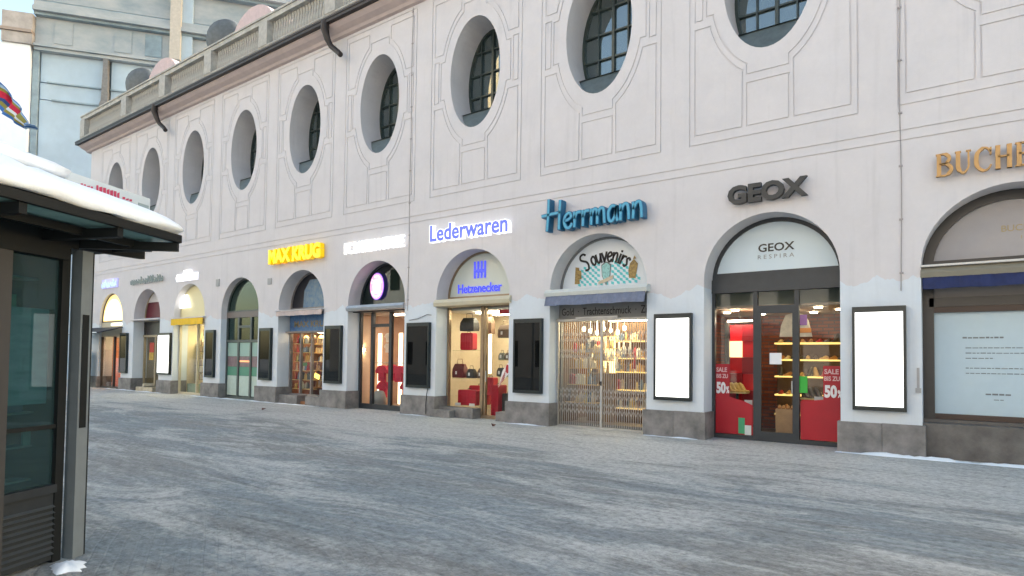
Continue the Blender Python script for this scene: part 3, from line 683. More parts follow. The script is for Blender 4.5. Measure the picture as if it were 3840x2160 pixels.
def shoe(x, y, z, ang, m_, s=1.0, label='shoe on the shelf boards behind the red sale window', grp='shoes on the shelf behind the red sale window', tall=False):
    prof = [(-.13, .035, .0, .075 if not tall else .19), (-.08, .038, .0, .085 if not tall else .20), (-.02, .038, 0, .07 if not tall else .16), (.04, .042, 0, .05), (.10, .04, 0, .04), (.14, .02, 0, .025)]
    b = MB(); ca, sa = math.cos(ang), math.sin(ang); vs = []
    for (l, hw, z0, h) in prof:
        for (u, v) in ((-hw, 0), (-hw, h * .7), (-hw * .4, h), (hw * .4, h), (hw, h * .7), (hw, 0)):
            vs.append((x + s * (l * ca - u * sa), y + s * (l * sa + u * ca), z + s * (z0 + v)))
    fs = [(i * 6 + j, i * 6 + (j + 1) % 6, (i + 1) * 6 + (j + 1) % 6, (i + 1) * 6 + j) for i in range(5) for j in range(6)] + [[5, 4, 3, 2, 1, 0], [30, 31, 32, 33, 34, 35]]
    b.add(vs, fs, True)
    return b.build('shoe', m_, cat='shoe', label=label, group=grp)
for zi, z in enumerate((2.075, 1.695, 1.315, .895, .455)):
    x = -3.22
    while x < -1.3:
        sm_ = R.choice(SH); shoe(x, 2.44 + R.uniform(-.03, .03), z, -1.57 + R.uniform(-.5, .5), sm_, 1.05, tall=R.random() < .15, label=SHC[sm_.name] + ' shoe, %s part of the %s board behind the red sale window' % (('left', 'middle', 'right')[min(2, int((x + 3.22) / .64))], ('top', 'second', 'third', 'fourth', 'bottom')[zi])); x += .135 + R.uniform(0, .05)
# display podiums in the window
def crate(x0, x1, y0, y1, z0, z1, m_, name, label, cat='box', group=None, bev=0):
    b = MB(); b.box(x0, x1, y0, y1, z0, z1); return b
rb = mat('red_display_box', (.62, .006, .012), .4, var=.08); rb2 = mat('red_display_box_dark', (.28, .004, .010), .4, var=.08)
disp = empty('red_display_wall', (-3.75, 1.3, 0), 'tall stack of red square display blocks behind the left sale glass', 'display stand')
for i in range(6):
    for j in range(2):
        z = .28 + i * .36; x = -4.03 + j * .27
        b = MB(); b.box(x + .003, x + .267, 1.2 + .03 * ((i + j) % 2), 1.45, z + .003, z + .357)
        b.build('block', mat('glow_poster', (.8, .6, .3), .5, emit=(1, .75, .4), estr=.4) if (i, j) == (4, 0) else (rb if (i + j) % 2 else rb2), disp)
b = MB(); b.box(-4.12, -4.04, 1.15, 1.6, .02, 2.5); b.build('dark_column', dark_w, cat='column', label='narrow dark column between the brick wall and the red blocks')
b = MB(); b.box(-4.02, -3.5, 1.02, 1.06, 2.50, 2.53); b.build('display_lamp', mat('display_lamp_glow', (1, 1, 1), .5, emit=(1, .80, .6), estr=14), cat='lamp', label='slim lamp shining on the stack of red display blocks')  # extra lamp added to keep the red blocks bright
b = MB(); b.tube([(-3.76, 1.04, 2.53), (-3.76, 1.04, 2.76)], .01, 5); b.build('lamp_rod', BLK, cat='rod', label='thin rod carrying the slim lamp above the red blocks')  # added only to hang the extra lamp
tb = empty('display_table', (-3.8, .95, 0), 'small table with tan shoes low behind the left sale lettering', 'table')
b = MB(); b.box(-3.98, -3.58, .86, 1.12, .94, .97); b.build('table_top', wood, tb); b = MB(); b.tube([(-3.8, 1.0, .02), (-3.8, 1.0, .94)], .03, 8); b.build('leg', BLK, tb)
for i, x in enumerate((-3.93, -3.84, -3.75, -3.66)): shoe(x, .97, .972, -.3, mat('tan_shoe', (.60, .35, .08), .5), 1.0, ('first', 'second', 'third', 'rightmost')[i] + ' tan ankle boot on the small table behind the left sale lettering', None, True)
ped9 = MB(); ped9.box(-3.1, -2.72, 1.35, 1.75, .05, .62); ped9.build('wooden_podium', mat('podium_wood', (.50, .32, .17), .5, var=.1), cat='podium', label='pale brown wooden podium seen through the glass door of the sale shop')
for i, x in enumerate((-3.05, -2.97, -2.88, -2.79)): shoe(x, 1.5, .62, -1.4, SH[1], .9, ORD2[i] + ' brown shoe from the left on the wooden podium behind the door', 'shoes on the wooden podium')
tb = empty('display_table', (-2.25, 1.05, 0), 'wooden table with dark boots left of the right sale lettering', 'table')
b = MB(); b.box(-2.52, -2.0, .9, 1.25, .87, .90); b.build('table_top', wood, tb); b = MB(); b.box(-2.5, -2.02, .92, 1.23, .05, .87); b.build('cabinet', rb, tb)
for i, x in enumerate((-2.42, -2.31, -2.2)): shoe(x, 1.05, .90, -.9, SH[0], 1.15, ('left', 'middle', 'right')[i] + ' dark boot on the wooden table by the green notice', None, True)
for (x, z) in ((-3.62, .63), (-2.26, .76)):
    b = MB(); b.box(x, x + .16, .88, .884, z, z + .18); b.build('price_card', WHT, cat='price card', label='white price card ' + ('under the boot table by the green notice' if x > -3 else 'above the green sticker behind the left sale glass'))
# hanging painted shirt shape
b = MB(); b.prism([(-2.98, 2.16), (-2.35, 2.16), (-2.38, 2.32), (-2.42, 2.5), (-2.5, 2.62), (-2.62, 2.66), (-2.66, 2.78), (-2.72, 2.66), (-2.86, 2.62), (-2.95, 2.4)], 1.18, 1.22); b.build('hanging_sign', mat('sign_cream', (.70, .60, .48), .6, var=.2, scale=9), cat='hanging sign', label='cream shirt shaped hanging sign with purple and orange marks behind the door')
b = MB(); b.box(-2.62, -2.44, 1.165, 1.17, 2.40, 2.62); b.build('purple_print', mat('purple', (.22, .06, .35), .5), cat='print', label='purple mark hanging on the cream shirt shaped sign')
b = MB(); b.box(-2.6, -2.36, 1.165, 1.17, 2.24, 2.34); b.build('orange_print', mat('orange', (.65, .22, .02), .5), cat='print', label='orange mark hanging on the cream shirt shaped sign')

def letter_sign(name, txt, x0, x1, z0, z1, yf, depth, bold, body, label, face=None, halo=None):
    root = empty(name, ((x0 + x1) / 2, yf + depth, z0), label, 'sign')
    for _, V, F in text_mesh(txt, x0, x1, z0, z1, yf, depth, bold):
        b = MB(); b.add(V, F); L = b.build('letter', body, root)
    if face:
        for _, V, F in text_mesh(txt, x0 + .02, x1 - .02, z0 + .03, z1 - .03, yf - .006, .006, max(0, bold - .035)):
            b = MB(); b.add(V, F); b.build('letter_face', face, root)
    return root
letter_sign('shop_sign', 'GEOX', -3.68, -2.19, 4.79, 5.17, -.16, .10, .045, mat('black_letters', (.03, .031, .03), .5, var=.15), 'large dark grey GEOX letters over the red sale shop arch')

# ---------------------------------------------------------------- bay 10 (and its neighbour past the frame)
c = CEN[10]; grn = mat('grey_tympanum', (.34, .33, .34), .5, var=.03)
def bay10(k):
    c = CEN[k]
    t = empty('shopfront', (c, .5, 0), 'black framed shop window with a pale blue printed cover above a granite base' if k == 10 else 'black framed shop window past the right edge of the photo', 'shopfront', 'shopfronts in the arcade arches')
    arch_ring(c, HW - .16, HW + .03, 3.3, .50, .60).build('arch_frame', BLK, t)
    b = MB(); b.prism(half_disc(c, HW - .15, 3.44), .56, .58); b.build('tympanum', grn, t)
    b = MB(); b.box(c - HW, c + HW, .48, .6, 3.30, 3.45); b.build('tympanum_rail', BLK, t)
    b = MB(); b.box(c - HW + .12, c + HW, .52, .55, 2.79, 3.298); b.build('grey_board', mat('warm_grey_board', (.22, .21, .21), .6), t)
    b = MB(); b.box(c - HW + .10, c + HW, .46, .6, 2.63, 2.79); b.build('beam', BLK, t)
    b = MB(); b.box(c - HW + .1, c + HW, .47, .6, 2.53, 2.628); b.build('shutter_box', mat('brown_trim', (.05, .03, .022), .5), t)
    b = MB(); b.box(c - HW, c - HW + .17, .46, .62, .64, 3.298); b.build('post', BLK, t); b = MB(); b.box(c + HW - .17, c + HW, .46, .62, .64, 3.298); b.build('post', BLK, t)
    b = MB(); b.box(c - HW + .17, c + HW - .17, .47, .6, .66, .75); b.build('bottom_rail', mat('brown_trim', (.05, .03, .022), .5), t)
    b = MB(); b.box(c - HW + .17, c + HW - .17, .55, .56, .75, 2.53); cov = b.build('printed_cover', mat('pale_blue_cover', (.42, .55, .63), .35, var=.02), t)
    b = MB(); b.box(c - HW - .03, c + HW + .03, .40, .62, .60, .655); b.build('window_sill', mat('dark_sill', (.10, .095, .09), .5, var=.1), t)
    b = MB(); b.box(c - HW - .0, c + HW + .0, .14, .62, -.2, .598); b.build('granite_base', mat('dark_granite', (.07, .065, .06), .6, col2=(.16, .15, .14), scale=2.5, bump=.2), t)
    ink = mat('grey_ink', (.16, .18, .20), .6)
    for (x0, x1, z, h) in ((.15, .71, 2.07, .03), (.19, 1.55, 1.90, .016), (.19, 1.5, 1.81, .016), (.19, .58, 1.72, .016), (.19, 1.52, 1.55, .016), (.19, 1.3, 1.46, .016), (.46, .80, 1.10, .03), (.57, .70, 1.015, .016)):
        b = MB(); x = x0
        while x < x1: l = R.uniform(.03, .085); b.box(x + c - .84, min(x + l, x1) + c - .84, .546, .549, z, z + h * R.uniform(.75, 1)); x += l + .014
        b.build('text_line', ink, t)
    return t
t10 = bay10(10); bay10(11)
flat_text('BUCHERER', .70, 1.42, 3.88, 3.99, .554, mat('gold_print', (.36, .29, .16), .5), t10, 'lettering', .01)
flat_text('1888', .96, 1.16, 3.74, 3.80, .554, mat('gold_print', (.36, .29, .16), .5), t10, 'lettering')
def awning(k, x0, x1, zt, zb, y0, y1, cas, cloth, label, valance=.2, skew=0.0, cass_h=.09):
    t = empty('awning', ((x0 + x1) / 2, y1, zb), label, 'awning', 'rolled awnings over the shop doors')
    b = MB(); pr = [(y1, zt), (y0 + .06, zt), (y0, zt - cass_h * .5), (y0 + .02, zt - cass_h), (y1, zt - cass_h)]
    vs = [(x, y, z) for x in (x0, x1) for y, z in pr]; n_ = 5
    b.add(vs, [[4, 3, 2, 1, 0], [5, 6, 7, 8, 9]] + [(i, (i + 1) % 5, (i + 1) % 5 + 5, i + 5) for i in range(5)]); b.build('cassette', cas, t)
    if valance:
        b = MB(); n = 60; vs = []
        for i in range(n + 1):
            x = x0 + .03 + (x1 - x0 - .06) * i / n; y = y0 + .03 + .012 * math.sin(i * 1.1) + .008 * math.sin(i * 2.7)
            vs += [(x, y, zt - cass_h), (x + .0, y - .015 + skew, zt - cass_h - valance * (1 + .03 * math.sin(i * .35)))]
        b.add(vs, [(2 * i, 2 * i + 1, 2 * i + 3, 2 * i + 2) for i in range(n)], True)
        b.add([(x, y + .012, z) for x, y, z in vs], [(2 * i + 2, 2 * i + 3, 2 * i + 1, 2 * i) for i in range(n)], True)
        b.build('valance', cloth, t)
    return t
olive = mat('olive_cassette', (.20, .19, .15), .5, var=.05); navy = mat('navy_cloth', (.012, .022, .09), .8, var=.2, scale=8)
awning(10, c - HW - .01, c + HW, 3.29, 2.9, -.03, .45, olive, navy, 'long rolled navy awning with olive grey casing at the right edge of the photo', .20, cass_h=.18)
b = MB(); b.box(c - HW - .01, c + HW, -.04, .45, 3.292, 3.325); b.build('white_strip', mat('off_white_strip', (.6, .58, .55), .6), cat='strip', label='off white strip lying along the top of the navy awning casing')

# serif gold letters
def serif_letters():
    root = empty('shop_sign', (1.4, -.06, 4.8), 'gold serif BUCHERER letters on the wall at the right edge', 'sign')
    gold = mat('gold_letters', (.46, .27, .10), .45, metal=.25, var=.12); H = .385; W = .235
    def S(b, pts, w): stroke(b, pts, w, -.14, .07)
    def glyph(ch, x):
        b = MB(); th, tn = .062, .026; z0 = 4.80; q = lambda u, v: (x + u * W, z0 + v * H)
        def v(u, w=th): S(b, [q(u, 0), q(u, 1)], w); 
        def ser(u, vv, l=.14): b.box(*sorted((q(u - l, 0)[0], q(u + l, 0)[0])), -.141, -.071, z0 + vv * H - (.0 if vv == 0 else .02), z0 + vv * H + (.02 if vv == 0 else .0))
        if ch == 'B': v(.2); ser(.15, 0); ser(.15, 1); S(b, smooth_pts([q(.2, .97), q(.6, .96), q(.82, .77), q(.6, .55), q(.2, .54)]), [tn] * 4 + [.05] * 8 + [tn] * 5); S(b, smooth_pts([q(.2, .54), q(.65, .53), q(.93, .28), q(.65, .04), q(.2, .03)]), [tn] * 4 + [.055] * 8 + [tn] * 5)
        elif ch == 'U': S(b, smooth_pts([q(.2, 1), q(.2, .6), q(.22, .25), q(.5, .03), q(.78, .25), q(.8, .6), q(.8, 1)]), [th] * 10 + [.035] * 4 + [tn] * 11); ser(.2, 1, .18); ser(.8, 1, .15)
        elif ch == 'C': S(b, smooth_pts([q(.92, .78), q(.75, .95), q(.5, .98), q(.2, .8), q(.12, .5), q(.2, .2), q(.5, .02), q(.78, .06), q(.94, .24)]), [tn] * 8 + [.05] * 4 + [th] * 8 + [.045] * 5 + [tn] * 8); S(b, [q(.92, .98), q(.92, .68)], tn)
        elif ch == 'H': v(.2); v(.82); [ser(u, w_) for u in (.2, .82) for w_ in (0, 1)]; S(b, [q(.2, .52), q(.82, .52)], tn)
        elif ch == 'E': v(.22); ser(.15, 0); ser(.15, 1); S(b, [q(.2, .97), q(.85, .97)], tn); S(b, [q(.2, .53), q(.7, .53)], tn); S(b, [q(.2, .03), q(.9, .03)], tn); S(b, [q(.85, 1), q(.85, .82)], tn); S(b, [q(.7, .62), q(.7, .44)], tn); S(b, [q(.9, 0), q(.9, .2)], tn)
        elif ch == 'R': v(.2); ser(.2, 0); ser(.15, 1); S(b, smooth_pts([q(.2, .97), q(.6, .96), q(.82, .75), q(.6, .52), q(.2, .51)]), [tn] * 4 + [.05] * 8 + [tn] * 5); S(b, [q(.5, .5), q(.95, .02)], .055); ser(.95, 0, .1)
        b.build('letter', gold, root)
    x = -.20
    for ch in 'BUCHERER': glyph(ch, x); x += .262
serif_letters()

# ---------------------------------------------------------------- bay 8: folding gate souvenir shop
c = CEN[8]
t8, xs = front(8, mat('grey_trim', (.16, .17, .18), .5), 'souvenir shopfront with painted white arch panel and grey lettered board behind the folding gate', [], ybase=.52, ztop=2.6, beam=(2.60, 3.02), beamy=.44, tym=mat('white_sign_panel', (.66, .72, .78), .35, emit=(.8, .9, 1), estr=.0), tymz=3.38, ring=.05, beamm=mat('grey_board_8', (.22, .225, .23), .6, var=.05))
flat_text('Gold  ·  Trachtenschmuck  ·  Zinn', c - 1.18, c + 1.25, 2.72, 2.90, .434, mat('black_ink', (.012, .012, .014), .6), t8, 'lettering', .005)
# Souvenirs lettering on an arc
INK = mat('black_ink', (.012, .012, .014), .6)
GL = {'S': (.80, [[(.62, .84), (.50, .97), (.25, .96), (.12, .78), (.25, .60), (.42, .46), (.46, .25), (.30, .03), (.08, .0), (-.12, .08)]]),
      'H': (1.1, [[(.28, 1.12), (.26, .55), (.20, .0)], [(.92, 1.02), (.88, .5), (.86, .0)], [(-.08, .56), (.4, .58), (.92, .60)]]),
      'o': (.55, [[(.30, .52), (.10, .40), (.06, .18), (.20, .0), (.40, .08), (.48, .30), (.40, .48), (.28, .52)]]),
      'u': (.58, [[(.06, .52), (.06, .18), (.18, .0), (.36, .12), (.46, .34)], [(.46, .52), (.46, .2), (.52, .0)]]),
      'v': (.52, [[(.02, .52), (.16, .2), (.24, .0)], [(.24, .0), (.38, .3), (.46, .55)]]),
      'e': (.52, [[(.08, .26), (.30, .30), (.42, .40), (.32, .53), (.12, .44), (.05, .22), (.16, .02), (.34, .0), (.46, .12)]]),
      'n': (.60, [[(.06, .52), (.08, .25), (.06, .0)], [(.08, .30), (.22, .50), (.38, .50), (.44, .32), (.46, .0)]]),
      'i': (.26, [[(.10, .52), (.10, .25), (.12, .0)], [(.10, .72), (.11, .66)]]),
      'r': (.44, [[(.06, .52), (.09, .25), (.08, .0)], [(.09, .30), (.20, .48), (.38, .50)]]),
      's': (.45, [[(.36, .46), (.22, .53), (.08, .42), (.20, .28), (.33, .14), (.22, .0), (.04, .04)]]),
      'm': (.86, [[(.06, .52), (.08, .25), (.06, .0)], [(.08, .30), (.20, .50), (.34, .48), (.38, .28), (.38, .0)], [(.38, .28), (.52, .50), (.68, .48), (.72, .28), (.74, .0)]]),
      'a': (.60, [[(.44, .48), (.24, .52), (.08, .34), (.10, .08), (.24, .0), (.40, .16), (.45, .48)], [(.45, .48), (.44, .2), (.52, .0)]])}
def script_word(word, fn, wd, yf, depth, scale):
    """fn maps (advance, height)->(x,z); returns one MB per letter"""
    out = []; adv = 0
    for ch in word:
        w_, sts = GL[ch]; b = MB()
        for st in sts:
            pts = smooth_pts([(adv + p[0], p[1]) for p in st], 4)
            stroke(b, [fn(u, v) for u, v in pts], wd, yf, depth, cap=wd * .25)
        out.append(b); adv += w_
    return out, adv
tot = sum(GL[ch][0] for ch in 'Souvenirs')
def arcfn(u, v):
    t = u / tot; ang = math.radians(132 - 84 * t); r = .87; sc = .31
    bx, bz = c - .0 + r * .88 * math.cos(ang), 3.30 + r * math.sin(ang) * .80
    tilt = ang - math.pi / 2
    return (bx - math.sin(tilt) * v * sc, bz + math.cos(tilt) * v * sc)
def arcfn2(u, v):
    f = arcfn(u, v); return f
ls, _ = script_word('Souvenirs', lambda u, v: arcfn(u, v * 1.35), .052, .510, .004, 1)
b = MB()
for q in ls: b.add(q.v, q.f)
b.build('lettering', INK, t8)
# lozenges, shield, mug, clock printed on the panel
TURQ = mat('turquoise_print', (.10, .52, .56), .5); b = MB()
for i in range(-12, 13):
    for j in range(0, 9):
        if (i + j) % 2: continue
        x, z = c + i * .075 + .02, 3.47 + j * .068
        if ((x - c) / .88) ** 2 + ((z - 3.4) / .66) ** 2 > 1 or abs(x - c + .02) < .12 and z > 3.5: continue
        b.prism([(x - .037, z - .02), (x + .037, z - .045), (x + .037, z + .02), (x - .037, z + .045)], .514, .517)
b.build('lozenge_print', TURQ, t8)
b = MB(); sh = [(c - .13, 3.92), (c - .06, 3.97), (c, 4.0), (c + .06, 3.97), (c + .13, 3.92), (c + .11, 3.65), (c, 3.42), (c - .11, 3.65)]
b.prism(sh, .508, .513); b.build('shield_print', mat('shield_grey', (.12, .15, .15), .5), t8)
b = MB(); b.prism([(c + (x - c) * .84, 3.71 + (z - 3.71) * .88) for x, z in sh], .503, .507); b.build('shield_face', mat('shield_turquoise', (.25, .50, .50), .5, var=.4, scale=30), t8)
b = MB(); b.prism([(c - .20, 3.53), (c - .08, 3.56), (c + .08, 3.62), (c + .2, 3.66), (c + .19, 3.58), (c + .08, 3.53), (c - .08, 3.48), (c - .2, 3.46)], .498, .502); b.build('banner_print', mat('beige_print', (.52, .45, .33), .5, var=.2), t8)
GP = mat('gold_brown_print', (.30, .20, .06), .5, var=.5, scale=25)
b = MB(); b.prism([(c - .86, 3.50), (c - .72, 3.50), (c - .74, 3.90), (c - .84, 3.92)], .505, .510); b.prism([(c - .74, 3.60), (c - .67, 3.62), (c - .68, 3.82), (c - .74, 3.84)], .506, .509); b.build('beer_mug_print', GP, t8)
b = MB(); b.prism([(c + .60, 3.56), (c + .76, 3.54), (c + .80, 3.76), (c + .82, 3.88), (c + .72, 4.0), (c + .62, 3.9), (c + .58, 3.74)], .505, .510); b.prism([(c + .70, 4.0), (c + .73, 4.08), (c + .78, 4.0)], .506, .509); b.build('clock_print', GP, t8)
# awning, slightly lowered, blue-grey valance
awning(8, c - HW - .03, c + HW + .08, 3.31, 2.9, -.22, .43, mat('pale_cassette', (.52, .55, .53), .5, var=.05), mat('slate_blue_cloth', (.15, .175, .25), .85, var=.15, scale=9), 'slate blue awning valance below the painted souvenirs arch', .23, skew=-.05, cass_h=.165)
# folding lattice gate
ga = empty('folding_gate', (c, .36, 0), 'closed grey steel lattice folding gate in front of the lit souvenir shop', 'gate')
gl = mat('galvanised_steel', (.42, .42, .41), .5, metal=.35, var=.1)
b = MB(); b.box(c - HW, c + HW, .30, .42, 2.56, 2.62); b.build('top_rail', gl, ga); b = MB(); b.box(c - HW, c + HW, .33, .39, .0, .035); b.build('bottom_rail', gl, ga)
b = MB(); b.box(c - .70, c + .42, .28, .40, 2.622, 2.665); b.build('light_strip', ALU, ga)
for x in (c - HW + .03, c - .02, c + HW - .03):
    b = MB(); b.box(x - .028, x + .028, .325, .395, .035, 2.56); b.build('stile', gl, ga)
NB = 42; step = (2 * HW - .14) / NB
for i in range(1, NB):
    x = c - HW + .07 + step * i
    if abs(x - (c - .02)) < .035: continue
    b = MB(); b.box(x - .0065, x + .0065, .352, .368, .05, 2.55); b.build('upright_bar', gl, ga)
for (z0, z1) in ((2.02, 2.30), (1.62, 1.90), (.66, .94), (.30, .60)):
    for i in range(0, NB, 1):
        x = c - HW + .07 + step * i
        if i % 2 == 0 and i + 2 <= NB:
            b = MB()
            for (p, q) in (((x, z0), (x + step * 2, z1)), ((x + step * 2, z0), (x, z1))):
                stroke(b, [p, q], .011, .345 if p[0] < q[0] else .371, .006)
            b.build('lattice_pair', gl, ga)
b = MB(); b.box(c - .045, c + .0, .31, .325, 1.02, 1.12); b.build('lock', BLK, ga)
room(8, 2.2, mat('warm_shop_wall', (.26, .13, .05), .7, var=.2, scale=2), grey_f, white_c, lamp=(1, .80, .50), power=11, zc=2.7, n_l=2, lampw=.6)
GOOD = [mat('good_%d' % i, c_, .4, metal=mt) for i, (c_, mt) in enumerate((((.70, .55, .30), 0), ((.55, .33, .10), 0), ((.75, .72, .66), 0), ((.16, .07, .03), 0), ((.42, .03, .03), 0), ((.62, .48, .20), .5), ((.08, .07, .07), 0), ((.50, .42, .33), 0), ((.72, .66, .50), 0), ((.14, .20, .30), 0)))]
def mug(x, y, z, s, m_, grp, lab):
    b = MB(); b.lathe([(.040 * s, 0), (.045 * s, .01), (.040 * s, .06 * s), (.036 * s, .13 * s), (.030 * s, .14 * s), (.012 * s, .17 * s), (.004, .185 * s)], (x, y, z), 8)
    b.tube([(x + .038 * s, y, z + .03 * s), (x + .07 * s, y, z + .05 * s), (x + .07 * s, y, z + .10 * s), (x + .036 * s, y, z + .115 * s)], .008 * s, 5)
    b.build('beer_mug', m_, cat='mug', label=lab, group=grp)
def figure(x, y, z, s, m_, grp, lab):
    b = MB(); b.lathe([(.045 * s, 0), (.038 * s, .03 * s), (.022 * s, .09 * s), (.032 * s, .12 * s), (.014 * s, .15 * s), (.022 * s, .175 * s), (.016 * s, .20 * s), (.002, .215 * s)], (x, y, z), 7); b.build('figurine', m_, cat='figurine', label=lab, group=grp)
def boxy(x, y, z, s, m_, grp, lab):
    b = MB(); b.box(x - .05 * s, x + .05 * s, y - .04 * s, y + .04 * s, z, z + .11 * s); b.prism([(x - .065 * s, z + .11 * s), (x + .065 * s, z + .11 * s), (x, z + .17 * s)], y - .05 * s, y + .05 * s); b.build('souvenir_house', m_, cat='souvenir', label=lab, group=grp)
def stock(sh, xa, xb, y, zs, glabel, glab, pal=None, dens=.115, sc=(.8, 1.3)):
    for zi, z in enumerate(zs):
        x = xa
        while x < xb:
            s = R.uniform(*sc); f = R.choice((mug, mug, figure, boxy)); gm_ = R.choice(pal or GOOD)
            side = ('left', 'middle', 'right')[min(2, int(3 * (x - xa) / (xb - xa)))]
            f(x, y + R.uniform(-.06, .04), z, s, gm_, glab, GCOL[gm_.name] + {mug: ' mug', figure: ' figurine', boxy: ' house'}[f] + ', %s, %s board, ' % (side, 'top' if zi == len(zs) - 1 else ORD[zi]) + glabel); x += dens * R.uniform(.85, 1.3)
sh8 = empty('souvenir_shelf', (c + .1, 1.75, 0), 'wide warm lit souvenir shelves behind the right part of the folding gate', 'shelf')
b = MB(); b.box(c - .45, c + 1.5, 1.98, 2.01, .02, 2.6); b.build('back_panel', mat('shelf_back', (.10, .05, .02), .6, var=.1), sh8)
ZS = (.42, .88, 1.34, 1.69, 2.13)
for z in ZS: b = MB(); b.box(c - .45, c + 1.5, 1.68, 1.98, z - .03, z); b.build('board', edge_l, sh8)
stock(sh8, c - .40, c + 1.45, 1.8, ZS, 'shelves behind the folding gate', 'souvenirs on the shelves behind the folding gate', dens=.095, sc=(1.0, 1.6))
st8 = empty('souvenir_stand', (c - .95, 1.2, 0), 'stepped souvenir stand behind the left part of the folding gate', 'stand')
ZT = (.55, 1.0, 1.42, 1.82)
for i, z in enumerate(ZT): b = MB(); b.box(c - 1.45, c - .5, 1.05 + .1 * i, 1.4 + .1 * i, z - .025, z); b.build('board', wood, st8)
b = MB(); b.box(c - 1.47, c - 1.44, 1.0, 1.75, .02, 1.85); b.build('side_panel', mat('dark_oak', (.16, .09, .04), .5, var=.2), st8)
for i, z in enumerate(ZT): stock(st8, c - 1.38, c - .6, 1.2 + .1 * i, (z,), 'stepped stand behind the gate', 'souvenirs on the stepped stand behind the gate', dens=.11, sc=(1.1, 1.8))
gc = empty('lit_cabinet', (c - .62, 1.66, 0), 'bright golden lit display cabinet in the middle behind the folding gate', 'cabinet')
b = MB(); b.box(c - 1.0, c - .28, 1.62, 1.64, 1.30, 2.25); b.build('lit_back', mat('golden_glow', (1, .8, .4), .5, emit=(1, .68, .28), estr=.9), gc)  # glowing back added for golden light in the middle of the shop
for z in (1.30, 1.62, 1.94, 2.25):
    b = MB(); b.box(c - 1.02, c - .26, 1.46, 1.66, z - .015, z); b.build('board', wood, gc)
b = MB(); b.box(c - 1.02, c - .26, 1.46, 1.66, .05, 1.28); b.build('cabinet_base', mat('cabinet_oak', (.20, .11, .045), .5, var=.2), gc)
stock(gc, c - .96, c - .34, 1.52, (1.30, 1.62, 1.94), 'lit cabinet behind the folding gate', 'souvenirs in the lit cabinet behind the folding gate', dens=.11, sc=(1.0, 1.5))
glow = mat('glow_bulb', (1, 1, 1), .5, emit=(1, .80, .45), estr=3)
for i in range(7):
    x = c - 1.0 + i * .19; z = 2.36 - .05 * (i % 3)
    b = MB(); b.lathe([(.015, .13), (.045, .10), (.05, .04), (.02, 0)][::-1], (x, 1.25, z), 8); b.tube([(x, 1.25, z + .12), (x, 1.25, 2.69)], .004, 4); b.build('pendant_lamp', glow, cat='pendant lamp', label=ORD2[i] + ' glowing pendant lamp counted from the left behind the folding gate', group='pendant lamps behind the folding gate')
for i, (x, z, m_) in enumerate(((c - .1, 1.78, 2), (c + .04, 1.78, 2), (c + .2, 1.78, 2), (c - .16, 1.42, 2), (c + .32, 1.42, 4))):
    b = MB(); b.lathe([(.05, 0), (.055, .02), (.045, .16), (.02, .24), (.018, .30)], (x, 1.45, z), 8); b.build('white_bottle', GOOD[m_], cat='bottle', label='tall pale bottle hanging in the middle behind the gate' if m_ == 2 else 'red bottle right of the gate centre post', group='tall pale bottles behind the gate' if m_ == 2 else None)

# Herrmann letters
he = empty('shop_sign', (-6.75, -.1, 4.7), 'blue handwritten Herrmann letters above the souvenirs arch', 'sign')
totH = sum(GL[ch][0] for ch in 'Herrmann')
bd = mat('blue_letter_side', (.008, .12, .24), .5, var=.1); bf = mat('blue_letter_face', (.05, .33, .52), .4, var=.05)
def hfn(u, v): return (-8.04 + u / totH * 2.62, 4.735 + v * .66 + .04 * (u / totH))
for q in script_word('Herrmann', hfn, .086, -.27, .21, 1)[0]: L_ = q.build('letter', bd, he)
for q in script_word('Herrmann', hfn, .056, -.278, .008, 1)[0]: q.build('letter_face', bf, he)

# ---------------------------------------------------------------- bay 7: luggage
c = CEN[7]
t7, xs = front(7, BRZ, 'luggage shopfront with bronze posts, cream arch panel and open bright window', [c + .01], ybase=.52, beam=(3.07, 3.25), beamy=.42, tym=mat('cream_sign_panel', (.55, .60, .56), .4, emit=(.8, .9, .82), estr=.0), tymz=3.36, ring=.05, post_w=.05)
b = MB(); b.box(c + .1, c + .15, .47, .56, .02, 3.07); b.build('door_post', BRZ, t7)
b = MB(); b.tube([(c + .18, .45, 1.3), (c + .18, .45, 1.0)], .015, 6); b.build('door_handle', ALU, t7)
blueP = mat('lit_blue', (.06, .08, .70), .4, emit=(.08, .10, 1.0), estr=.16)
b = MB()
for x in (-.19, -.07, .05, .17): b.box(c - .11 + x - .027, c - .11 + x + .027, .49, .515, 3.86, 4.33)
b.box(c - .32, c + .08, .488, .516, 4.02, 4.11); b.build('logo', blueP, t7)
letters = text_mesh('Hetzenecker', -11.40, -9.86, 3.46, 3.72, .49, .025, .012); b = MB()
for _, V, F in letters: b.add(V, F)
b.build('lettering', blueP, t7)
halo = mat('letter_halo_white', (.8, .8, .82), .4, emit=(.95, .95, 1), estr=.22)
ld = empty('shop_sign', (-10.55, -.1, 4.86), 'glowing blue Lederwaren letters with white sides above the luggage shop', 'sign')
for _, V, F in text_mesh('Lederwaren', -11.93, -9.17, 4.86, 5.36, -.16, .14, .055): b = MB(); b.add(V, F); b.build('letter', halo, ld)
for _, V, F in text_mesh('Lederwaren', -11.90, -9.20, 4.88, 5.34, -.168, .008, .022): b = MB(); b.add(V, F); b.build('letter_face', mat('lit_blue_face', (.06, .08, .7), .4, emit=(.08, .12, 1.0), estr=.28), ld)
awning(7, c - HW - .03, c + HW + .07, 3.26, 3.05, -.10, .42, mat('cream_cassette', (.50, .46, .34), .5, var=.05), None, 'closed cream awning casing above the luggage shop window', 0, cass_h=.19)
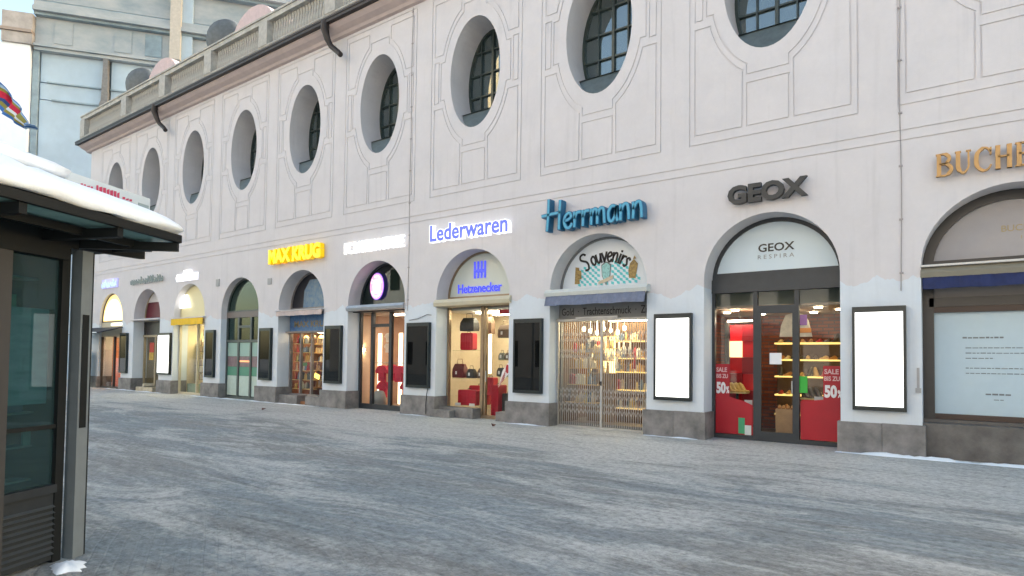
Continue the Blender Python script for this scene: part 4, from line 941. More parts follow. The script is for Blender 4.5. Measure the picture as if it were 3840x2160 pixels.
b = MB(); b.box(c - HW + .0, c + .0, .12, .50, -.1, .27); b.build('window_base', GR, t7); b = MB(); b.box(c + .78, c + HW, .12, .50, -.1, .24); b.build('window_base', GR, t7)
b = MB(); b.box(c - HW - .06, c - .62, -.12, .12, -.1, .20); b.build('stone_step', GR, cat='step', label='low granite step left of the luggage shop door')
room(7, 2.4, cream, grey_f, white_c, lamp=(1, .88, .64), power=9, zc=3.0, n_l=2, lampw=.8)
rl = mat('red_luggage', (.52, .01, .03), .35, var=.05); blk_l = mat('black_luggage', (.03, .027, .027), .5, var=.2); mar = mat('maroon_leather', (.16, .015, .02), .35, var=.2); brl = mat('brown_leather', (.16, .09, .05), .5, var=.3); gry_l = mat('olive_leather', (.20, .20, .15), .5, var=.3)
def suitcase(x, y, z, wd, dp, h, m_, label, ribs=4, handle=True):
    t = empty('suitcase', (x, y, z), label, 'suitcase')
    r = min(wd, h) * .12; pts = []
    for cx_, cz_, a0 in ((x + wd / 2 - r, z + r, -90), (x + wd / 2 - r, z + h - r, 0), (x - wd / 2 + r, z + h - r, 90), (x - wd / 2 + r, z + r, 180)):
        pts += [(cx_ + r * math.cos(math.radians(a0 + q)), cz_ + r * math.sin(math.radians(a0 + q))) for q in (0, 30, 60, 90)]
    b = MB(); b.prism(pts, y - dp / 2, y + dp / 2); b.build('shell', m_, t)
    b = MB()
    for i in range(ribs): xx = x - wd / 2 + wd * (i + 1) / (ribs + 1); b.box(xx - .008, xx + .008, y - dp / 2 - .008, y - dp / 2, z + r, z + h - r)
    b.build('ribs', m_, t)
    if handle: b = MB(); b.tube([(x - .06, y, z + h), (x - .055, y, z + h + .04), (x + .055, y, z + h + .04), (x + .06, y, z + h)], .010, 5); b.build('handle', BLK, t)
    return t
def bag(x, y, z, wd, dp, h, m_, label, group=None, tagc=True):
    t = empty('handbag', (x, y, z), label, 'bag', group)
    b = MB(); vs = []
    for (k_, zz) in ((1.0, 0), (1.04, .25), (.98, .65), (.84, 1.0)):
        vs += [(x + sx_ * wd / 2 * k_, y + sy_ * dp / 2 * (k_ if zz < .9 else .3), z + h * zz) for sx_, sy_ in ((-1, -1), (1, -1), (1, 1), (-1, 1))]
    b.add(vs, [(3, 2, 1, 0), (12, 13, 14, 15)] + [(i * 4 + j, i * 4 + (j + 1) % 4, i * 4 + 4 + (j + 1) % 4, i * 4 + 4 + j) for i in range(3) for j in range(4)]); b.build('bag_body', m_, t)
    b = MB(); b.tube([(x - wd * .25, y - .01, z + h), (x - wd * .2, y - .01, z + h * 1.35), (x + wd * .2, y - .01, z + h * 1.35), (x + wd * .25, y - .01, z + h)], .008, 5); b.build('handle', m_, t)
    if tagc: b = MB(); b.box(x - wd * .2, x - wd * .2 + .06, y - dp / 2 - .02, y - dp / 2 - .015, z + h * .25, z + h * .25 + .09); b.build('price_tag', WHT, t)
    return t
gsh = glass('shelf_glass', (.85, .93, .88), .1, (.4, .5, .45))
for (x0, x1, y0, y1, z, lab) in ((c - 1.3, c - .1, .75, 1.1, 1.86, 'upper glass shelf behind the left luggage pane'), (c - 1.3, c - .1, .75, 1.15, 1.06, 'lower glass shelf behind the left luggage pane'), (c + .2, c + 1.25, 1.0, 1.4, 2.22, 'top glass shelf behind the luggage shop door'), (c + .2, c + 1.25, 1.0, 1.4, 1.6, 'middle glass shelf behind the luggage shop door'), (c + .25, c + 1.25, .9, 1.3, 1.14, 'lowest glass shelf behind the luggage shop door')):
    b = MB(); b.box(x0, x1, y0, y1, z - .012, z); b.build('glass_shelf', gsh, cat='shelf', label=lab)
suitcase(-11.33, .92, 1.87, .46, .2, .50, rl, 'bright red hard suitcase standing on the upper glass shelf')
bag(-11.33, .95, 2.42, .50, .26, .38, blk_l, 'black backpack on top of the bright red suitcase', tagc=False)
suitcase(-11.30, .95, .29, .66, .24, .44, rl, 'large dark red suitcase lying at the left bottom of the luggage window')
suitcase(-11.15, 1.25, .29, .62, .26, .56, rl, 'red suitcase standing behind the lowest one in the luggage window')
suitcase(-10.72, 1.2, .6, .34, .22, .50, rl, 'narrow red suitcase left of the bronze door post')
bag(-11.62, .9, 1.07, .42, .2, .40, mar, 'maroon leather handbag on the lower glass shelf'); bag(-11.2, .92, 1.07, .26, .16, .26, blk_l, 'small black handbag right of the maroon handbag')
bag(-10.88, 1.0, 1.07, .24, .16, .28, brl, 'small brown handbag beside the bronze post'); bag(-11.55, 1.05, 1.87 + .0, .1, .1, .1, blk_l, 'tiny black purse beside the red suitcase on the glass shelf', tagc=False)
bag(-10.95, 1.4, 2.35, .26, .18, .5, brl, 'hanging brown bag left of the bronze door post', tagc=False)
bag(-10.22, 1.2, 2.22, .38, .22, .36, brl, 'brown backpack on the top glass shelf behind the door'); bag(-9.75, 1.2, 2.22, .36, .22, .40, gry_l, 'olive backpack on the top glass shelf at right')
for i, x in enumerate((-10.28, -10.06, -9.83, -9.6)): bag(x, 1.15, 1.6, .18, .14, .20, (gry_l, brl, GOOD[2], gry_l)[i], ('olive', 'brown', 'white', 'second olive')[i] + ' small handbag on the middle glass shelf behind the door')
for i, x in enumerate((-10.25, -10.0, -9.72)): bag(x, 1.05, 1.14, .2, .14, .24, (blk_l, gry_l, blk_l)[i], ('left black', 'middle olive', 'right black')[i] + ' handbag on the lowest glass shelf behind the door')
suitcase(-10.28, 1.0, .05, .24, .4, .85, rl, 'tall red suitcase just right of the bronze door post'); suitcase(-10.0, 1.1, .05, .3, .24, .62, blk_l, 'black trolley case behind the luggage shop door'); suitcase(-9.7, 1.2, .26, .34, .25, .5, gry_l, 'olive trolley case at the right bottom of the luggage window')
lampb = mat('luggage_light', (1, 1, 1), .5, emit=(1, .86, .55), estr=1.6)
b = MB(); b.box(-10.3, -9.65, 1.7, 1.72, 1.62, 1.98); b.build('light_box', lampb, cat='light box', label='glowing warm light panel behind the handbags on the middle shelf')
b = MB(); b.box(-11.05, -10.98, 1.5, 1.55, 1.2, 2.5); b.build('light_strip', lampb, cat='light strip', label='glowing vertical light strip in the left luggage window')
for i, x in enumerate((-11.62, -11.1)): b = MB(); b.box(x, x + .2, .70, .71, .28, .36); b.build('price_card', WHT, cat='price card', label=('left', 'right')[i] + ' white price card at the foot of the lying red suitcases')
# red diagonal sticker with bars
b = MB(); b.prism([(-9.93, .86), (-9.80, 1.30), (-9.62, 1.52), (-9.575, 1.50), (-9.575, 1.25), (-9.70, 1.12)], .500, .505); stx = b.build('sticker', WHT, t7)
b = MB()
for i in range(5): u = i * .055; b.prism([(-9.91 + u * .45, .90 + u), (-9.89 + u * .45, .93 + u), (-9.73 + u * .2, 1.10 + u), (-9.73 + u * .2, 1.07 + u)], .494, .498)
b.build('red_bars', mat('print_red', (.35, .01, .02), .5), t7)
b = MB(); b.prism([(-9.63 + .055 * math.cos(q), 1.36 + .12 * math.sin(q)) for q in [2 * math.pi * i / 20 for i in range(20)]], .492, .497); b.build('red_circle', mat('print_red', (.35, .01, .02), .5), t7)
b = MB(); b.box(-9.93, -9.575, .50, .505, 2.83, 2.96); b.build('red_label', mat('print_red', (.35, .01, .02), .5), t7)

# ---------------------------------------------------------------- bay 6: red shirt shop
c = CEN[6]
t6, xs = front(6, FRM, 'dark framed shopfront with round club emblem in the arch and red shirts inside', [c - .66, c + .17], ybase=.52, beam=(3.05, 3.25), beamy=.2, tym=GLG, tymz=3.30, ring=.06, transoms=((1, 2.64),), sill=.16, post_w=.055)
awning(6, c - HW - .0, c + HW + .0, 3.25, 3.05, -.10, .2, ALU, None, 'closed grey metal awning casing above the red shirt shop', 0, cass_h=.17)
emb = empty('club_emblem', (c - .43, .42, 3.44), 'glowing round red, white and blue club emblem in the arch', 'sign')
def disc(r, y, m_, nm, rz=1.35, n=32):
    b = MB(); b.prism([(c - .43 + r * math.cos(2 * math.pi * i / n), 3.87 + r * rz * math.sin(2 * math.pi * i / n)) for i in range(n)], y, y + .012); return b.build(nm, m_, emb)
disc(.318, .43, mat('emblem_blue', (.05, .03, .5), .4, emit=(.25, .15, 1), estr=.2), 'rim'); disc(.30, .42, mat('emblem_red', (.7, .2, .3), .4, emit=(1, .38, .55), estr=.3), 'ring')
disc(.175, .41, mat('emblem_white', (.9, .85, .9), .4, emit=(1, .85, .95), estr=.32), 'centre')
b = MB()
for i in range(-3, 4):
    for j in range(-4, 5):
        if (i + j) % 2 == 0 and (i * .05) ** 2 + (j * .05 / 1.35) ** 2 < .155 ** 2: x, z = c - .43 + i * .05, 3.87 + j * .05; b.prism([(x - .02, z - .03), (x + .025, z), (x + .02, z + .03), (x - .025, z)], .402, .408)
b.build('lozenges', mat('emblem_lozenge', (.15, .3, .8), .4, emit=(.35, .45, 1), estr=.2), emb)
b = MB()
def ring_text(txt, a0, a1, flip=False):
    n = len(txt)
    for i, ch in enumerate(txt):
        if ch == ' ': continue
        a_ = math.radians(a0 + (a1 - a0) * (i + .5) / n)
        for _, V, F in text_mesh(ch, -.022, .022, -.035, .035, .408, .01, .03):
            th = a_ - math.pi / 2 if not flip else a_ + math.pi / 2
            V2 = [(c - .43 + .237 * math.cos(a_) + x * math.cos(th) - z * math.sin(th), y, 3.87 + .237 * 1.35 * math.sin(a_) + x * math.sin(th) + z * math.cos(th)) for x, y, z in V]
            b.add(V2, F)
ring_text('FC BAYERN', 165, 15); ring_text('MÜNCHEN', 205, 335, True)
b.build('lettering', mat('emblem_white', (.9, .85, .9), .4), emb)
letter_sign('shop_sign', 'FC BAYERN STORE', -15.61, -12.98, 4.87, 5.23, -.16, .10, .012, mat('lit_white_letters', (.9, .9, .9), .4, emit=(1, .98, .96), estr=.22), 'glowing white FC BAYERN STORE letters above the red shirt shop')
room(6, 2.6, mat('beige_pink_wall', (.56, .38, .28), .7, var=.08), grey_f, mat('peach_ceiling', (.45, .36, .30), .8), lamp=(1, .80, .62), power=4.5, zc=3.05, n_l=3, lampw=.5)
b = MB(); b.box(c - 1.74, c - 1.66, .66, 1.25, .02, 3.0); b.build('beige_column', mat('beige_column', (.66, .50, .38), .6, var=.1, scale=1.5), cat='column', label='tall beige side panel behind the left pane of the red shirt shop')
sc_ = empty('wall_sconce', (-15.93, .95, 1.85), 'small wall lamp shining up and down on the beige side panel', 'wall lamp')
b = MB(); b.box(-15.94, -15.82, .90, 1.0, 1.84, 1.90); b.build('lamp_body', ALU, sc_); b = MB(); b.box(-15.93, -15.83, .91, .99, 1.902, 1.906); b.box(-15.93, -15.83, .91, .99, 1.834, 1.838); b.build('lamp_glow', mat('sconce_glow', (1, 1, 1), .5, emit=(1, .8, .45), estr=25), sc_)
redc = mat('red_shirt', (.62, .015, .06), .7, var=.2, scale=12); whc = mat('white_shirt', (.75, .70, .68), .7, var=.1)
def shirt(x, y, z, s, m_, label, grp=None):
    b = MB(); P = [(-.17, 0), (.17, 0), (.18, .38), (.30, .30), (.34, .40), (.20, .58), (.08, .62), (0, .58), (-.08, .62), (-.20, .58), (-.34, .40), (-.30, .30), (-.18, .38)]
    b.prism([(x + u * s, z + v * s) for u, v in P], y - .05, y + .05); b.build('shirt', m_, cat='shirt', label=label, group=grp)
i = 0
for (x, y, z, m_) in ((c - .95, 1.2, .85, redc), (c - .70, 1.4, .88, redc), (c - .12, 1.15, .85, redc), (c + .28, 1.2, .9, redc), (c - 1.0, 1.3, .32, redc), (c + .1, 1.3, .35, redc)):
    shirt(x, y, z, .85, m_, ('bright red shirt on the rail behind the glass door', 'second red shirt further inside behind the door', 'bright red shirt behind the right pane', 'rightmost red shirt behind the right pane', 'low red shirt behind the glass door bottom', 'low red shirt behind the right pane bottom')[i]); i += 1
for i, (x, z) in enumerate(((c - 1.2, 2.15), (c - 1.22, 1.8), (c - .05, 1.95), (c - .05, 1.6))): shirt(x, 1.7, z, .5, whc, ('upper', 'lower', 'upper', 'lower')[i] + ' pale shirt on the back wall ' + ('behind the glass door' if i < 2 else 'behind the right pane'))
for i, x in enumerate((c - 1.62, c - .62)): b = MB(); b.box(x, x + .14, 1.6, 1.65, .1, 2.45); b.build('light_column', mat('warm_light_column', (1, 1, 1), .5, emit=(1, .70, .42), estr=1.0), cat='light column', label=('glowing vertical light column behind the glass door', 'glowing vertical light column behind the right pane')[i])
b = MB(); b.lathe([(.22, 0), (.22, .3), (.17, .45), (.12, .5)], (c - .85, 1.0, .05), 12); b.build('shirt_stand', mat('grey_stand', (.35, .34, .33), .6), cat='stand', label='round grey stand under the red shirts behind the door')
b = MB(); b.tube([(c - 1.3, 1.1, 1.46), (c + .6, 1.1, 1.46)], .015, 6); b.tube([(c - 1.3, 1.1, 1.46), (c - 1.3, 1.1, .02)], .015, 6); b.tube([(c + .6, 1.1, 1.46), (c + .6, 1.1, .02)], .015, 6); b.build('clothes_rail', ALU, cat='rail', label='metal clothes rail carrying the red shirts')

# ---------------------------------------------------------------- bay 5: souvenir shop, yellow letters
c = CEN[5]; bluep = mat('blue_sign_print', (.03, .09, .28), .5, var=.5, scale=7, col2=(.10, .22, .38))
t5, xs = front(5, mat('worn_grey_frame', (.22, .20, .19), .6, var=.2), 'crowded souvenir shopfront with blue sign board and dark arch under yellow letters', [c - .62 + .0, c + .0], ybase=.52, beam=(2.46, 2.52), beamy=.3, tym=mat('black_tympanum', (.015, .015, .02), .3), tymz=3.34, ring=.05, zbot=.28, sill=.05, post_w=.03)
b = MB(); b.box(c - HW + .05, c + HW - .02, .44, .5, 2.52, 3.1); b.build('blue_board', bluep, t5)
flat_text('MAX KRUG', c - .95, c + 1.0, 2.66, 2.88, .434, mat('dull_gold_print', (.22, .17, .08), .5), t5, 'lettering', .02)
b = MB(); b.prism([(c - .55, 3.36), (c + .75, 3.36), (c + .7, 3.95), (c + .35, 4.32), (c - .2, 4.32), (c - .5, 3.95)], .50, .51); b.build('blue_picture', mat('blue_picture', (.05, .14, .28), .5, var=.5, scale=5, col2=(.20, .26, .28)), t5)
b = MB(); b.box(c - HW, c - .16, .05, .5, -.1, .30); b.build('granite_step', GR, t5); b = MB(); b.box(c + .3, c + HW, .05, .5, -.1, .30); b.build('granite_step', GR, t5)
b = MB(); b.box(c - .16, c + .3, .2, 1.0, .0, .10); b.build('entrance_mat', mat('brown_mat', (.28, .13, .06), .8), t5)
awning(5, c - HW - .02, c + HW + .05, 3.24, 3.0, -.12, .42, mat('white_cassette', (.6, .58, .58), .5), mat('pink_grey_cloth', (.50, .42, .40), .85, var=.12, scale=5), 'sagging pale pinkish awning roll below the blue arch picture', .16, cass_h=.05)
yl = mat('lit_yellow', (.9, .65, 0), .4, emit=(1, .50, .0), estr=.10)
letter_sign('shop_sign', 'MAX KRUG', -19.68, -16.74, 4.87, 5.40, -.20, .16, .07, yl, 'glowing thick yellow MAX KRUG letters above the souvenir shop', face=mat('lit_yellow_face', (.9, .7, 0), .4, emit=(1, .74, .01), estr=.34))
room(5, 2.0, mat('rosy_shop_wall', (.20, .08, .05), .7, var=.3, scale=2), grey_f, white_c, lamp=(1, .76, .5), power=9, zc=2.55, n_l=2, lampw=.7)
sh5 = empty('souvenir_shelf', (c, 1.6, 0), 'crammed souvenir shelves inside the yellow lettered shop', 'shelf')
ZU = (.5, .82, 1.14, 1.46, 1.78, 2.1)
for z in ZU:
    b = MB(); b.box(c - 1.24, c - .22, .60, .92, z - .02, z); b.build('board', wood, sh5)
    b = MB(); b.box(c + .34, c + 1.24, .60, .92, z - .02, z); b.build('board', wood, sh5)
    b = MB(); b.box(c - 1.6, c + .4, 1.7, 2.0, z - .02, z); b.build('board', wood, sh5)
for xa, xb, y, wh in ((c - 1.16, c - .26, .76, 'left'), (c + .42, c + 1.2, .76, 'right'), (c - 1.5, c + .3, 1.85, 'back')): stock(sh5, xa, xb, y, ZU, wh + ' shelves of the yellow lettered shop', 'souvenirs in the yellow lettered shop', dens=.14, sc=(1.0, 1.6))
b = MB(); b.obox((c - .02, .75, .95), (1, 0, -.3), (0, 1, 0), (.3, 0, 1), .14, .01, .08); b.build('lit_sign_board', mat('yellow_card', (1, .8, .2), .5, emit=(1, .72, .12), estr=.6), cat='sign', label='small tilted glowing yellow card in the doorway of the crowded shop')
for i in range(4): b = MB(); b.lathe([(.02, 0), (.09, .02), (.07, .09), (.02, .12)], (c - .95 + i * .42, .95, 2.28), 10); b.build('pendant_lamp', mat('warm_shade', (1, .7, .3), .5, emit=(1, .46, .10), estr=2.2), cat='lamp', label=ORD2[i] + ' glowing orange lamp from the left under the blue sign board', group='orange lamps under the blue board')
b = MB(); b.box(c + .9, c + 1.18, .585, .60, 1.0, 1.75); b.build('hanging_towel', mat('red_towel', (.5, .05, .08), .8), cat='towel', label='red towel hanging at the right side of the crowded shop window')
b = MB(); b.box(c + .5, c + .78, .585, .60, 1.3, 2.1); b.build('hanging_towel', mat('pale_towel', (.6, .55, .5), .8), cat='towel', label='pale towel hanging left of the red towel')
b = MB(); b.box(c - .9, c - .6, .74, .78, 1.30, 1.42); b.build('green_card', mat('green_card', (.15, .38, .14), .6), cat='card', label='green card among the souvenirs left of the doorway')

# ---------------------------------------------------------------- bay 4: green glass
c = CEN[4]
t4, xs = front(4, mat('dark_green_grey', (.07, .085, .08), .45, var=.1), 'tall green glass arched shopfront with mint striped lower panes', [c - .42, c + .42], ybase=.28, beam=(3.1, 3.32), beamy=.23, tym=GLG, tymz=3.36, ring=.06, glassm=GLG, transoms=((1, 2.75), (0, 2.2), (1, 2.2), (2, 2.2)), beamm=mat('taupe_beam', (.15, .125, .115), .5), post_w=.05)
for i in range(3):
    a_, b_ = xs[i] + .06, xs[i + 1] - .06
    for nm, z0, z1, m_ in (('mint_film', 1.62, 2.14, mat('mint_film', (.28, .42, .37), .5)), ('grey_red_film', 1.22, 1.615, mat('rose_grey_film', (.20, .14, .15), .5, var=.3, scale=4)), ('green_film', .88, 1.215, mat('green_film', (.08, .25, .17), .5)), ('white_film', .12, .875, mat('pale_film', (.42, .52, .47), .5, var=.08))):
        p = MB(); p.box(a_, b_, .270, .274, z0, z1); p.build(nm, m_, t4)
b = MB(); b.box(xs[1] + .08, xs[2] - .1, .262, .266, 1.40, 1.46); b.build('orange_light_line', mat('orange_line', (1, .4, .2), .5, emit=(1, .35, .12), estr=.3), t4)
room(4, 1.6, mint_w, dark_w, mint_w, lamp=(.8, 1, .9), power=1.0, zc=4.6, n_l=1, lampw=.3)

# ---------------------------------------------------------------- bay 3: yellow awning
c = CEN[3]; ytym = mat('pale_yellow_tympanum', (.55, .50, .30), .5, emit=(.9, .8, .45), estr=.04)
t3, xs = front(3, mat('cream_frame', (.50, .45, .33), .5), 'cream lit shopfront with glowing white logo in a pale yellow arch', [c + .25], ybase=.30, beam=(2.95, 3.2), beamy=.25, tym=ytym, tymz=3.24, ring=.04, post_w=.035)
b = MB(); b.prism([(-26.95, 3.64), (-25.92, 3.64), (-26.18, 4.18), (-26.30, 4.18), (-26.36, 4.10), (-26.43, 4.19), (-26.50, 4.10), (-26.58, 4.18), (-26.70, 4.18)], .22, .26); b.build('lit_logo', mat('logo_white', (1, 1, 1), .4, emit=(1, .98, .92), estr=.7), t3)
t3.children[-1].location.x += .55
awning(3, -26.86, -24.2, 3.20, 2.9, -.12, .22, mat('white_cassette', (.6, .58, .58), .5), mat('yellow_cloth', (.78, .50, .03), .8, var=.06), 'bright yellow awning valance below the glowing white logo', .26, cass_h=.05)
room(3, 1.8, mat('cream_bright_wall', (.75, .64, .42), .7, var=.06), grey_f, white_c, lamp=(1, .86, .55), power=11, zc=2.94, n_l=2, lampw=.7)
sh3 = empty('shop_shelf', (c - .5, 1.3, 0), 'cream wall shelf with pale goods in the yellow awning shop', 'shelf')
b = MB(); b.box(c - 1.6, c + .1, 1.5, 1.54, .02, 2.4); b.build('back_panel', cream, sh3)
ZV = (.6, .9, 1.2, 1.5, 1.8, 2.1)
for z in ZV: b = MB(); b.box(c - 1.6, c + .1, 1.15, 1.5, z - .02, z); b.build('board', mat('dark_thin_board', (.22, .15, .08), .6), sh3)
for z in ZV:
    for i in range(8):
        x = c - 1.45 + i * .19; b = MB(); h = R.uniform(.14, .24); b.box(x - .06, x + .06, 1.22, 1.38, z, z + h); b.prism([(x - .06, z + h), (x + .06, z + h), (x, z + h + .02)], 1.22, 1.38); b.build('carton', R.choice([mat('carton_a', (.72, .60, .38), .6), mat('carton_b', (.80, .72, .52), .6), mat('carton_c', (.6, .4, .25), .6)]), cat='carton', label='%s cream carton on the %s board in the yellow awning shop' % (('leftmost', 'second', 'third', 'fourth', 'fifth', 'sixth', 'seventh', 'rightmost')[i], ORD[ZV.index(z)]), group='cartons in the yellow awning shop')
b = MB(); b.box(c + .35, c + .95, .45, .49, 2.45, 2.70); b.build('dark_hanging_sign', FRM, cat='sign', label='small dark rectangular sign under the yellow valance')
b = MB(); b.box(c - 1.2, c - .3, .62, .9, .02, .42); b.build('green_counter', mat('sage_counter', (.28, .34, .24), .6), cat='counter', label='low sage green counter at the foot of the cream shopfront')
for i, x in enumerate((c + .35, c + .6, c + .9)):
    t = empty('wire_rack', (x, .8, 0), ('left', 'middle', 'right')[i] + ' tall grey wire rack in the doorway of the yellow awning shop', 'rack')
    for z in (.35, .75, 1.15, 1.55): b = MB(); b.lathe([(.1, 0), (.1, .015)], (x, .8, z), 10); b.build('tray', ALU, t)
    b = MB(); b.tube([(x, .8, .02), (x, .8, 1.7)], .012, 5); b.build('pole', ALU, t)
def illegible(name, x0, x1, z0, z1, yf, depth, m_, label, n, seed, back=None):
    r = random.Random(seed); t = empty(name, ((x0 + x1) / 2, yf + depth, z0), label, 'sign')
    if back: b = MB(); b.box(x0 - .04, x1 + .04, yf + depth * .5, -.003, z0 - .05, z1 + .05); b.build('backing', back, t)
    w_ = (x1 - x0) / n
    for i in range(n):
        b = MB(); h = z1 - z0 if r.random() < .4 else (z1 - z0) * .68; x = x0 + i * w_
        pts = smooth_pts([(x + w_ * .12, z0 + h * .9 * r.uniform(.6, 1)), (x + w_ * .2, z0 + h * .1), (x + w_ * .55, z0 + h * r.uniform(0, .3)), (x + w_ * .75, z0 + h * r.uniform(.5, .9)), (x + w_ * .5, z0 + h * .95)], 3)
        stroke(b, pts, w_ * .22, yf, depth * .5); b.build('letter', m_, t)
    return t
illegible('shop_sign', -26.50, -24.88, 4.76, 4.97, -.10, .08, mat('lit_cool_white', (1, 1, 1), .4, emit=(.95, .92, 1), estr=.5), 'small glowing white sign above the yellow awning arch, letters too blurred to read', 9, 3, back=mat('glow_back', (.8, .8, .85), .5, emit=(.9, .88, 1), estr=.16))
b = MB(); b.box(-25.9, -25.35, -.10, -.02, 5.02, 5.14); b.build('sign_crest', mat('lit_cool_white', (1, 1, 1), .4), cat='sign', label='small glowing crest on top of the small white sign')
# ---------------------------------------------------------------- bay 2
c = CEN[2]
t2, xs = front(2, mat('beige_frame', (.34, .28, .18), .5, var=.1), 'old beige shopfront with maroon arch, dark band and notices on the door', [c - .1], ybase=.50, beam=(2.45, 2.55), beamy=.42, tym=mat('maroon_tympanum', (.11, .008, .02), .45), tymz=3.30, ring=.05, post_w=.05)
b = MB(); b.prism([(x, z) for x, z in half_disc(c, HW - .05, 4.05, 12)], .48, .50); b.build('white_arch_top', mat('arch_white', (.6, .6, .6), .6), t2)
b = MB(); b.box(c - HW, c + HW, .46, .52, 2.55, 3.15); b.build('dark_band', mat('dark_brown_band', (.025, .02, .018), .4, var=.4, scale=4), t2)
flat(t2, 'red_notice', c - .72, c - .30, 1.75, 2.2, .485, mat('notice_red', (.42, .05, .03), .6)); flat(t2, 'yellow_notice', c + .0, c + .85, 2.12, 2.36, .485, mat('notice_yellow', (.42, .28, .05), .6, var=.3)); flat(t2, 'white_notice', c + .1, c + .8, 1.7, 2.08, .485, mat('notice_white', (.55, .52, .48), .6)); flat(t2, 'yellow_notice', c - .75, c - .3, 1.4, 1.74, .485, mat('notice_yellow', (.42, .28, .05), .6))
awning(2, c - HW - .1, c + HW - .0, 3.26, 3.1, -.10, .42, mat('white_cassette', (.6, .58, .58), .5), None, 'closed white awning casing below the maroon arch', 0, cass_h=.08)
room(2, 1.5, mat('olive_beige_wall', (.34, .28, .17), .7, var=.15), grey_f, white_c, lamp=(1, .85, .6), power=3.0, zc=2.5, n_l=1, lampw=.5)
illegible('shop_sign', -30.80, -27.66, 4.85, 5.16, -.10, .08, mat('grey_green_letters', (.26, .30, .29), .5), 'long pale grey green script sign above the maroon arch, letters too blurred to read', 14, 5)
b = MB(); b.obox((c + .2, .12, .12), (1, .2, 0), (-.2, 1, 0), (0, 0, 1), .55, .25, .09); b.obox((c + .1, .10, .28), (1, -.3, .1), (.3, 1, 0), (0, 0, 1), .35, .18, .07); b.build('folded_sack', mat('beige_sack', (.45, .40, .30), .9, var=.3, bump=.5), cat='sack', label='crumpled beige sack lying in front of the maroon arch doorway')
# ---------------------------------------------------------------- bay 1
c = CEN[1]
t1, xs = front(1, mat('warm_dark_frame', (.05, .04, .035), .5), 'far left shopfront with glowing yellow arch and orange doorway', [c + .2], ybase=.14, beam=(2.5, 3.2), beamy=.1, tym=mat('glow_yellow_tympanum', (.9, .7, .3), .5, emit=(1, .66, .22), estr=.26), tymz=3.24, ring=.04, beamm=mat('beige_board', (.45, .40, .30), .5))
b = MB(); b.prism(half_disc(c - .05, 1.0, 3.3, 20, 3.32)[0:21], .11, .13); b.build('bright_lamp_disc', mat('glow_disc', (1, .9, .6), .5, emit=(1, .84, .42), estr=.45), t1)
b = MB(); b.box(c + .0, c + 1.1, .02, .08, 3.02, 3.14); b.build('bright_strip', mat('strip_light', (1, 1, .9), .5, emit=(1, .92, .7), estr=.6), t1)
cn = empty('entrance_canopy', (c - .2, -.6, 2.6), 'dark projecting awning with a white front edge over the orange lit doorway', 'awning')
b = MB(); b.add([(-35.3, 0, 2.95), (-31.65, 0, 2.95), (-31.65, -1.1, 2.62), (-35.3, -1.1, 2.62), (-35.3, 0, 2.90), (-31.65, 0, 2.90), (-31.65, -1.1, 2.57), (-35.3, -1.1, 2.57)], [(0, 3, 2, 1), (4, 5, 6, 7), (2, 3, 7, 6), (1, 2, 6, 5), (3, 0, 4, 7)]); b.build('canopy_cloth', mat('black_blue_cloth', (.012, .016, .03), .8), cn)
b = MB(); b.tube([(-35.35, -1.13, 2.62), (-31.6, -1.13, 2.62)], .035, 6); b.build('front_bar', mat('white_bar', (.7, .75, .8), .4), cn)
room(1, 1.8, mat('orange_wall', (.60, .20, .06), .7, var=.2), mat('brown_floor', (.25, .12, .06), .6), white_c, lamp=(1, .55, .25), power=8, zc=2.5, n_l=2, lampw=.6)
b = MB(); b.box(c + .3, c + 1.1, .72, 1.2, .02, 1.9); b.build('tall_cabinet', mat('dark_blue_cabinet', (.03, .02, .05), .5, var=.4), cat='cabinet', label='tall dark cabinet in the right half of the orange doorway')
b = MB(); b.box(c - .75, c - .05, 1.0, 1.06, .02, 1.5); b.build('tan_screen', mat('tan_screen', (.42, .25, .13), .6, var=.1), cat='screen', label='tan panel standing in the orange lit doorway')
t = empty('menu_stand', (-34.75, -.35, 0), 'dark freestanding menu board left of the orange lit doorway', 'sign')
b = MB(); b.box(-35.2, -34.4, -.42, -.34, .25, 1.85); b.build('board', mat('menu_dark', (.03, .03, .03), .5, var=.3), t); b = MB(); b.box(-35.1, -34.5, -.45, -.425, .6, 1.3); b.build('menu_sheet', mat('menu_grey', (.25, .25, .25), .6, var=.3), t)
for x in (-35.05, -34.55): b = MB(); b.tube([(x, -.38, 0), (x, -.38, .25)], .025, 6); b.build('leg', BLK, t)
illegible('shop_sign', -33.95, -32.3, 4.90, 5.24, -.10, .08, mat('lit_blue_violet', (.4, .5, .9), .4, emit=(.35, .5, 1), estr=.25), 'blurred blue violet lit sign above the glowing yellow arch at the far left', 6, 9, back=mat('violet_back', (.45, .45, .7), .5, emit=(.45, .42, .95), estr=.12))
room(10, 1.2, dark_w, dark_w, dark_w, power=.2, zc=3.0, n_l=1); room(11, 1.2, dark_w, dark_w, dark_w, power=.2, zc=3.0, n_l=1)

# small litter on the pavement
b = MB(); b.add([(-9.0, -.95, .0), (-8.9, -1.0, .02), (-8.93, -.9, .05), (-9.02, -.98, .075)], [(0, 1, 2), (0, 2, 3), (1, 3, 2), (0, 3, 1)]); b.build('dry_leaf', mat('leaf_brown', (.10, .03, .02), .7), cat='leaf', label='tiny dark red leaf on the pavement before the luggage shop')
b = MB(); b.add([(-17.0, -2.0, .0), (-16.85, -2.05, .01), (-16.9, -1.9, .04), (-17.05, -1.95, .06)], [(0, 1, 2), (0, 2, 3), (1, 3, 2), (0, 3, 1)]); b.build('dry_leaf', mat('leaf_brown', (.10, .03, .02), .7), cat='leaf', label='tiny dark leaf on the pavement before the yellow lettered shop')

